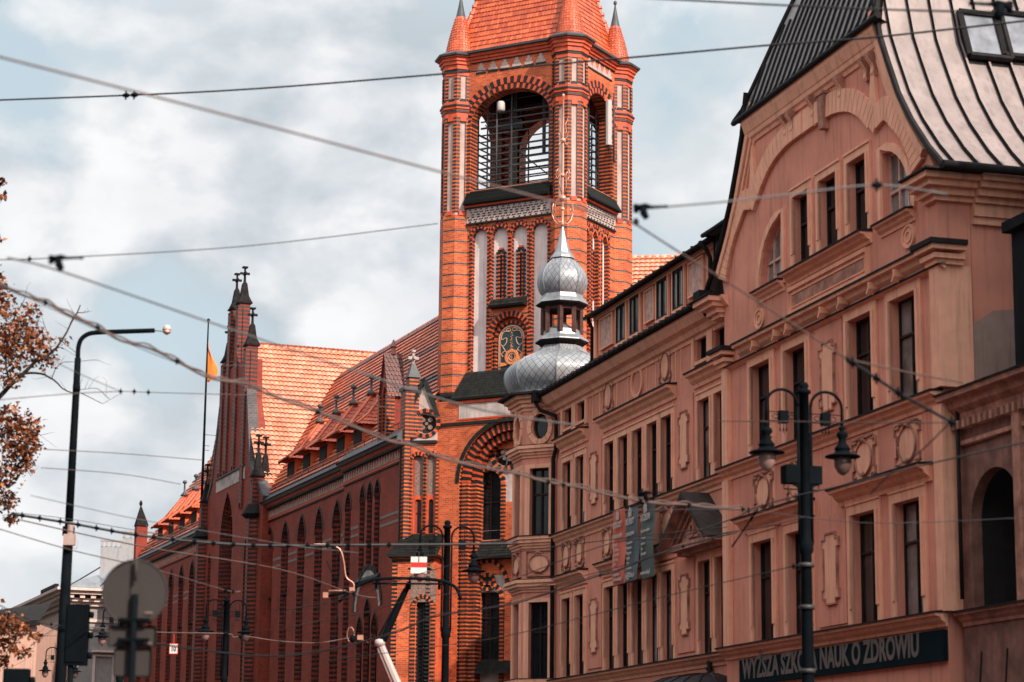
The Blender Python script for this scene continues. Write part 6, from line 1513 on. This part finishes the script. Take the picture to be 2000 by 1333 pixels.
# ================================================================== overhead wires
M_wire = plain('dark_wire', (.03, .028, .03), .5, metal=.3, streak=False); M_wirp = plain('pinkish_wire', (.13, .08, .068), .6, metal=.1, streak=False); M_wirg = plain('grey_wire', (.12, .11, .11), .6, metal=.1, streak=False)
def wire(pts, Y0, Y1, r, mat, lab, knots=(), sag=True, name='overhead_wire', cat='wire', kr=3.0, twin=0):
    P = smooth(pts, 6) if len(pts) > 2 else [(pts[0][0] + (pts[1][0] - pts[0][0]) * t / 8, pts[0][1] + (pts[1][1] - pts[0][1]) * t / 8) for t in range(9)]
    x0, x1 = pts[0][0], pts[-1][0]
    Q = [at(x, y, Y0 + (Y1 - Y0) * (x - x0) / (x1 - x0)) for x, y in P]
    o = empty(name, Q[0], 0, lab, cat, 'overhead tram and span wires'); L = [q - Q[0] for q in Q]
    f = MB(); f.tube(L, r, 6)
    if twin:
        f.tube([q + Vector((0, 0, twin * (1 + .5 * sin(i * 1.1)))) for i, q in enumerate(L)], r * .7, 5)
    f.build('cable', mat, o)
    if knots:
        for kx in knots:
            k_ = MB()
            i = min(range(len(P)), key=lambda i: abs(P[i][0] - kx)); 
            i2 = i + 1 if P[i][0] < kx and i + 1 < len(P) else i - 1 if i else 1
            t = (kx - P[i][0]) / (P[i2][0] - P[i][0] + 1e-6); c = L[i].lerp(L[i2], max(0, min(1, t))); d = (L[i2] - L[i]).normalized() * r * kr * 1.6
            k_.tube([c - d, c - d * .4, c + d * .4, c + d], [r * kr * .5, r * kr, r * kr * .8, r * kr * .4], 7); k_.tube([c - Vector((0, 0, r * kr * 1.7)), c + Vector((0, 0, r * kr * 1.7))], r * kr * .35, 5)
            k_.build('clamp', M_iron, o)
    return o
wire([(-30, 104), (430, 222), (860, 336), (1140, 410), (1240, 437)], 15, 17, .0085, M_wirp, 'thick blurred brownish wire falling from the upper left corner across the tower belfry')
wire([(-30, 197), (430, 178), (850, 146), (1240, 112), (1510, 88), (1700, 74), (2030, 38)], 34, 26, .013, M_wire, 'thin black wire crossing the whole picture in front of the tower top', (246, 262))
wire([(1180, -8), (1420, 5), (1560, 12), (1760, 20), (2030, 26)], 22, 20, .010, M_wire, 'dark wire at the very top, crossing the metal roof at the right')
wire([(-20, 508), (110, 504), (480, 481), (855, 437)], 24, 30, .007, M_wirg, 'faint grey wire rising from the insulator bracket on the left to the tower', (58,))
wire([(15, 504), (118, 530), (435, 638), (850, 776), (1000, 812), (1120, 830)], 17, 22, .009, M_wirg, 'soft grey wire falling from the left bracket to the oval turret window')
wire([(-20, 548), (40, 575), (88, 591), (130, 613), (190, 640), (235, 665), (290, 680), (345, 706), (400, 735), (440, 745), (485, 751), (530, 773), (620, 805), (700, 838), (760, 862), (800, 869), (850, 891), (905, 906), (960, 917), (1015, 927), (1060, 940), (1130, 952), (1180, 965), (1250, 979), (1290, 984), (1340, 986), (1380, 991), (1450, 995)], 22, 28, .013, M_wirp, 'thick knotted twisted cable sweeping from the left edge down across the pink facade', (88, 190, 345, 620, 1070, 1100, 1250, 1345, 1455), kr=1.7, twin=.026)
wire([(-20, 545), (180, 640), (380, 722), (640, 805)], 20, 28, .005, M_wirg, 'thin wire running just above the knotted cable')
wire([(-20, 783), (130, 770), (235, 765), (300, 767), (480, 772), (640, 778), (900, 822)], 26, 36, .0055, M_wirp, 'thin level wire with a dark splice left of the pinnacled gable', (236, 262, 290), kr=4)
wire([(70, 688), (150, 728), (238, 766)], 24, 26, .0045, M_wirg, 'short thin wire slanting down to the splice left of the gable')
wire([(85, 878), (235, 886), (395, 899)], 30, 34, .0055, M_wirp, 'thin pinkish wire beside the leaning pole, upper of a pair', ())
wire([(80, 914), (235, 926), (352, 946)], 30, 34, .0055, M_wirp, 'thin pinkish wire beside the leaning pole, lower of a pair', ())
wire([(60, 968), (200, 1000), (300, 1020), (560, 1064), (700, 1080)], 28, 34, .005, M_wirg, 'thin wire sloping behind the clamped rod toward the brick hall')
o = wire([(22, 1004), (135, 1022), (265, 1045), (400, 1060), (520, 1066), (700, 1065), (860, 1064), (1010, 1062)], 36, 38, .021, M_wire, 'dark clamped conduit rod spanning from the left tree to the tower foot', (43, 78, 118, 152, 188, 218, 265, 300, 338, 380, 416, 455, 494, 528, 562, 600, 640, 680, 720, 760), kr=1.5)
wire([(22, 1001), (135, 1014), (265, 1036), (400, 1056), (520, 1064), (700, 1063), (860, 1062)], 36, 38, .005, M_wire, 'thin messenger wire just over the clamped conduit rod')
wire([(40, 1016), (200, 1052), (320, 1075), (545, 1112), (690, 1160), (735, 1168)], 32, 40, .010, M_wirp, 'pale orange wire sloping down in front of the hall windows to the contact wire joint', (690,), kr=3)
wire([(-20, 1028), (140, 1075), (300, 1112), (440, 1153), (470, 1155)], 30, 36, .008, M_wirp, 'lower pale orange wire ending by the faint lamp before the hall', (440, 455), kr=3)
wire([(-20, 1172), (60, 1212), (118, 1222)], 30, 34, .007, M_wire, 'dark wire at the lower left going to the leaning pole', (100,), kr=3)
wire([(60, 1262), (118, 1222), (170, 1225), (300, 1235), (440, 1238), (455, 1245), (480, 1243), (540, 1252), (620, 1256), (690, 1246), (720, 1256)], 42, 47, .010, M_wirp, 'wavy copper coloured wire crossing the dark hall facade low down', (441, 470, 692), kr=3.5)
wire([(170, 1230), (330, 1262), (560, 1282), (760, 1240), (850, 1205), (1010, 1178), (1160, 1128), (1200, 1118), (1280, 1085), (1340, 1066), (1440, 1040)], 44, 40, .011, M_wire, 'dark twisted feeder cable looping behind the pantograph and past the banners', (1334, 1172), kr=2, twin=.02)
wire([(560, 1192), (690, 1165), (830, 1118), (1000, 1080), (1300, 1042), (1420, 1030)], 42, 36, .007, M_wire, 'dark contact wire rising behind the red and white sign to the right')
wire([(500, 1236), (700, 1200), (830, 1165), (1010, 1152), (1200, 1110), (1320, 1072)], 42, 36, .006, M_wire, 'thin dark wire running below the banners')
wire([(640, 1290), (860, 1262), (1010, 1238), (1300, 1165), (1560, 1104)], 40, 30, .006, M_wire, 'thin dark wire rising to the clamp of the right lamp post', (1550,), kr=4)
wire([(1020, 1125), (1200, 1060), (1330, 1052), (1500, 1028), (1572, 1010)], 36, 32, .007, M_wire, 'dark wire passing under the pediment to the lamp post')
wire([(1335, 1048), (1440, 1010), (1470, 994), (1560, 968), (1660, 945), (1820, 905), (2030, 858)], 34, 24, .009, M_wire, 'dark wire climbing from the pediment past the floodlights to the right edge', (1462,), kr=3)
wire([(1430, 1068), (1470, 1010), (1480, 994)], 33, 32, .012, M_iron, 'short thick tie of the wire junction at the left of the lamp post', (1468,), kr=2)
wire([(1180, 1000), (1440, 996), (1700, 1022), (2030, 1010)], 33, 26, .004, M_wirg, 'hair thin wire level with the floodlights')
wire([(1240, 437), (1330, 495), (1450, 570), (1655, 702)], 18, 21, .008, M_wirp, 'soft brown wire falling from the black insulator across the gutter to the second floor', (1655,), kr=2.5)
wire([(1655, 702), (1720, 745), (1760, 770), (1860, 826)], 21, 22, .016, M_wire, 'thick dark rod with insulators in front of the nearest second floor window', (1665, 1712, 1755, 1858), kr=2)
wire([(1655, 702), (1760, 725), (1880, 748)], 21, 24, .009, M_wirp, 'pale blurred wire leading right from the insulator rod')
wire([(1855, 826), (1800, 880), (1750, 915), (1700, 965)], 22, 24, .008, M_wirp, 'short pinkish wire slanting down left beside the round arch', ())
wire([(1240, 410), (1305, 404), (1420, 394), (1560, 378), (1715, 362), (1850, 380)], 18, 19, .008, M_wirg, 'faint pinkish wire with a dark knot crossing the gable windows', (1712,), kr=4)
wire([(430, 712), (480, 715), (700, 722), (860, 820)], 30, 36, .004, M_wirg, 'hair thin wire above the hall roof')
wire([(1400, 823), (1560, 824), (1680, 826), (1860, 826)], 28, 24, .006, M_wirp, 'thin blurred wire level with the lamp arms')
def smooth3(P):
    a = smooth([(p[0], p[2]) for p in P], 4); return [(x, 0, z) for x, z in a]
# bracket-type insulators
def insul(px, py, Y, lab, s=1.0, flip=1):
    o = empty('insulator_bracket', at(px, py, Y), 0, lab, 'insulator', 'wire insulators'); f = MB(); k_ = Y / 4510 * s
    f.tube([(0, 0, 0), (20 * k_ * flip, 0, 6 * k_), (32 * k_ * flip, 0, 4 * k_), (52 * k_ * flip, 0, 5 * k_), (64 * k_ * flip, 0, 5 * k_)], [7 * k_, 6 * k_, 3 * k_, 2.4 * k_, 3.5 * k_], 8)
    f.tube([(14 * k_ * flip, 0, 2 * k_), (16 * k_ * flip, 0, -10 * k_), (22 * k_ * flip, 0, -20 * k_)], [7 * k_, 8 * k_, 6 * k_], 8); f.lathe([(2 * k_, 10 * k_), (6 * k_, 8 * k_), (5 * k_, -8 * k_), (2 * k_, -9 * k_)], 0, 0, 8); f.build('body', M_iron, o)
insul(100, 508, 17, 'black insulator bracket on the grey wires at the left, above the tree')
insul(1242, 408, 18, 'black insulator bracket hanging just right of the tower')
o = empty('insulator_bracket', at(1242, 434, 18), 0, 'small dark wire clamp just below the insulator bracket right of the tower', 'insulator', 'wire insulators'); f = MB(); f.lathe([(.01, .03), (.025, .01), (.02, -.02), (.005, -.03)], 0, 0, 8); f.build('body', M_iron, o)
insul(1972, 14, 20, 'dark blurred insulator at the top right corner', 1.3, -1)
insul(1250, 966, 24, 'small dark clamp on the knotted cable over the banners', .7)
o = empty('section_insulator', at(662, 1160, 44), 0, 'pinkish metal section insulator in the contact wire left of the pantograph', 'insulator', 'wire insulators'); f = MB()
f.tube([(-.22, 0, -.05), (.0, 0, .0), (.25, 0, .09)], .03, 6, 0); f.tube([(-.2, 0, .05), (.3, 0, .06)], .02, 5, 1); f.box(-.3, -.2, -.05, .05, -.08, .02, 1); f.box(.2, .3, -.05, .05, .05, .12, 1)
f.tube([tuple(q) for q in smooth3([(.28, 0, .08), (.27, 0, .2), (.13, 0, .32), (.08, 0, .6), (-.0, 0, .84), (-.2, 0, .93), (-.5, 0, .94)])], .014, 6, 1); f.tube([tuple(q) for q in smooth3([(-.05, 0, .1), (-.01, 0, .5), (-.05, 0, .8), (-.25, 0, .92)])], .012, 5, 0); f.tube([(-.0, 0, .08), (-.25, 0, .62)], .01, 4, 0); f.tube([(.3, 0, .1), (.55, 0, .55)], .01, 4, 0); f.build('body', [M_iron, M_copper], o)
o = empty('section_insulator', at(695, 1246, 44), 0, 'small copper coloured clamp box with a looped wire low before the brick hall', 'insulator', 'wire insulators'); f = MB()
f.box(.03, .14, -.03, .03, -.04, .05, 1); f.tube([(-.1 + .07 * cos(t * .7), 0, .06 + .14 * sin(t * .7)) for t in range(10)], .008, 5, 1); f.lathe([(.01, -.1), (.06, -.06), (.06, .02), (.01, .06)], -.06, 0, 8, 0); f.build('body', [M_iron, M_copper], o)

# ================================================================== tree at the left edge
YTR = 40.0; tb = at(-190, 1200, YTR); te = empty('street_tree', (tb.x, YTR, 0), 0, 'street tree with sparse copper brown leaves and bare twigs reaching in from the left edge', 'tree')
def tp(x, y, d=0): p = at(x, y, YTR + d); return Vector((p.x - tb.x, p.y - YTR, p.z))
f = MB(); f.tube([(0, 0, 0), (.05, 0, 1.5), (0, .1, 3), tp(-180, 1000), tp(-150, 700), tp(-160, 400)], [.2, .17, .15, .12, .09, .05], 10); f.build('trunk', M_bark, te)
limbs = [([(-175, 1050), (-90, 900), (-20, 800), (20, 752), (48, 728), (70, 706), (100, 690), (130, 650), (157, 596)], .045),
 ([(48, 730), (80, 731), (105, 742), (130, 765), (160, 768), (200, 790)], .016), ([(100, 742), (115, 712), (150, 706), (192, 704)], .007), ([(20, 752), (10, 700), (20, 640), (40, 600), (50, 578)], .016), ([(70, 706), (60, 670), (75, 630), (70, 600)], .010), ([(100, 690), (95, 660), (85, 630)], .006), ([(130, 650), (140, 625), (150, 612), (165, 612)], .005), ([(118, 665), (150, 690), (148, 700)], .004), ([(145, 767), (165, 760), (190, 760), (215, 780)], .004),
 ([(-20, 800), (0, 850), (20, 880), (40, 900), (60, 930)], .014), ([(0, 850), (50, 840), (80, 850)], .009), ([(-90, 900), (-30, 920), (0, 950), (15, 1000), (20, 1030)], .016), ([(-175, 1100), (-80, 1180), (-20, 1215), (20, 1222), (60, 1240), (90, 1243)], .02), ([(20, 1222), (30, 1260), (50, 1290)], .008), ([(-150, 700), (-80, 560), (-30, 480), (-5, 380), (5, 355)], .03), ([(-160, 500), (-200, 300), (-220, 100)], .04), ([(-170, 900), (-280, 700), (-340, 500)], .06), ([(-150, 650), (-220, 450), (-260, 250)], .05)]
f = MB(); ends = []
for P, r0 in limbs:
    d0 = random.uniform(-.1, .3); n_ = len(P); S = smooth(P, 3); Q = [tp(x + random.uniform(-1, 1), y + random.uniform(-1, 1), d0 * i / len(S)) for i, (x, y) in enumerate(S)]
    f.tube(Q, [max(.005, 1.4 * r0 * (1 - .85 * i / len(Q))) for i in range(len(Q))], 6, 0)
    ends += Q
for _ in range(90):
    q = random.choice(ends); v = Vector((random.gauss(0, 1), random.gauss(0, .8), random.gauss(.3, .8))).normalized(); q2 = q + v * random.uniform(.12, .34); q3 = q2 + (v + Vector((random.gauss(0, .6), 0, random.gauss(0, .6)))).normalized() * .1; f.tube([q, q2, q3], [.004, .003, .0015], 4, 0)
f.build('limb', M_bark, te)
m, t_, b = base('copper_leaves', .55, 0, .3); g_ = t_.nodes.new('ShaderNodeNewGeometry'); cc = ramp(t_, g_.outputs['Random Per Island'], [(0, (.035, .014, .010)), (.4, (.13, .036, .014)), (.8, (.36, .10, .03)), (1, (.55, .22, .09))]); t_.links.new(cc, b.inputs['Base Color']); b.inputs['Transmission Weight'].default_value = 0
tr_ = t_.nodes.new('ShaderNodeBsdfTranslucent'); t_.links.new(cc, tr_.inputs[0]); mx = t_.nodes.new('ShaderNodeMixShader'); mx.inputs[0].default_value = .15; t_.links.new(b.outputs[0], mx.inputs[1]); t_.links.new(tr_.outputs[0], mx.inputs[2]); t_.links.new(mx.outputs[0], t_.nodes['Material Output'].inputs[0])
cl = [(8, 600, 34, 1), (40, 640, 40, 1), (70, 668, 36, 1.1), (30, 690, 40, 1.1), (60, 605, 22, .5), (90, 700, 30, .6), (20, 740, 26, .7), (118, 668, 20, .25), (20, 820, 42, 1.2), (55, 835, 30, 1.2), (30, 875, 38, 1.2), (62, 870, 24, 1), (12, 925, 36, 1), (50, 905, 26, .8), (12, 975, 24, .9), (22, 1012, 14, .9), (3, 660, 36, 1), (4, 355, 10, .8), (6, 385, 8, .8), (1, 470, 6, .6), (12, 1215, 32, 1), (42, 1232, 24, .8), (18, 1258, 26, .8), (70, 1243, 14, .5), (45, 1275, 16, .4), (5, 1290, 20, .6), (-40, 560, 60, 2), (-60, 700, 60, 2), (-60, 850, 70, 2), (-50, 970, 60, 1.5), (-60, 1180, 60, 1.5), (-110, 450, 90, 2), (-200, 300, 110, 2), (-230, 520, 130, 2), (-300, 750, 140, 2), (-180, 120, 90, 2), (-260, 950, 110, 2)]
f = MB()
for x, y, r, dn in cl:
    for _ in range(int((r ** 1.25) * 2.6 * dn)):
        a = random.uniform(0, 2 * pi); rr = r * math.sqrt(random.random()) * random.uniform(.5, 1.12); p = tp(x + rr * cos(a), y + rr * sin(a) * .9, random.gauss(0, r / 110))
        s = random.uniform(.02, .062); ax = Vector((random.gauss(0, 1), random.gauss(0, 1), random.gauss(-.3, .7))).normalized(); bx = ax.orthogonal().normalized(); bx = Matrix.Rotation(random.uniform(0, 6.28), 3, ax) @ bx; cx_ = ax.cross(bx)
        f.face([p, p + ax * s * .8 + bx * s * .7, p + ax * s * 2, p + ax * s * .8 - bx * s * .7 + cx_ * s * .3], 0)
f.build('foliage', m, te)
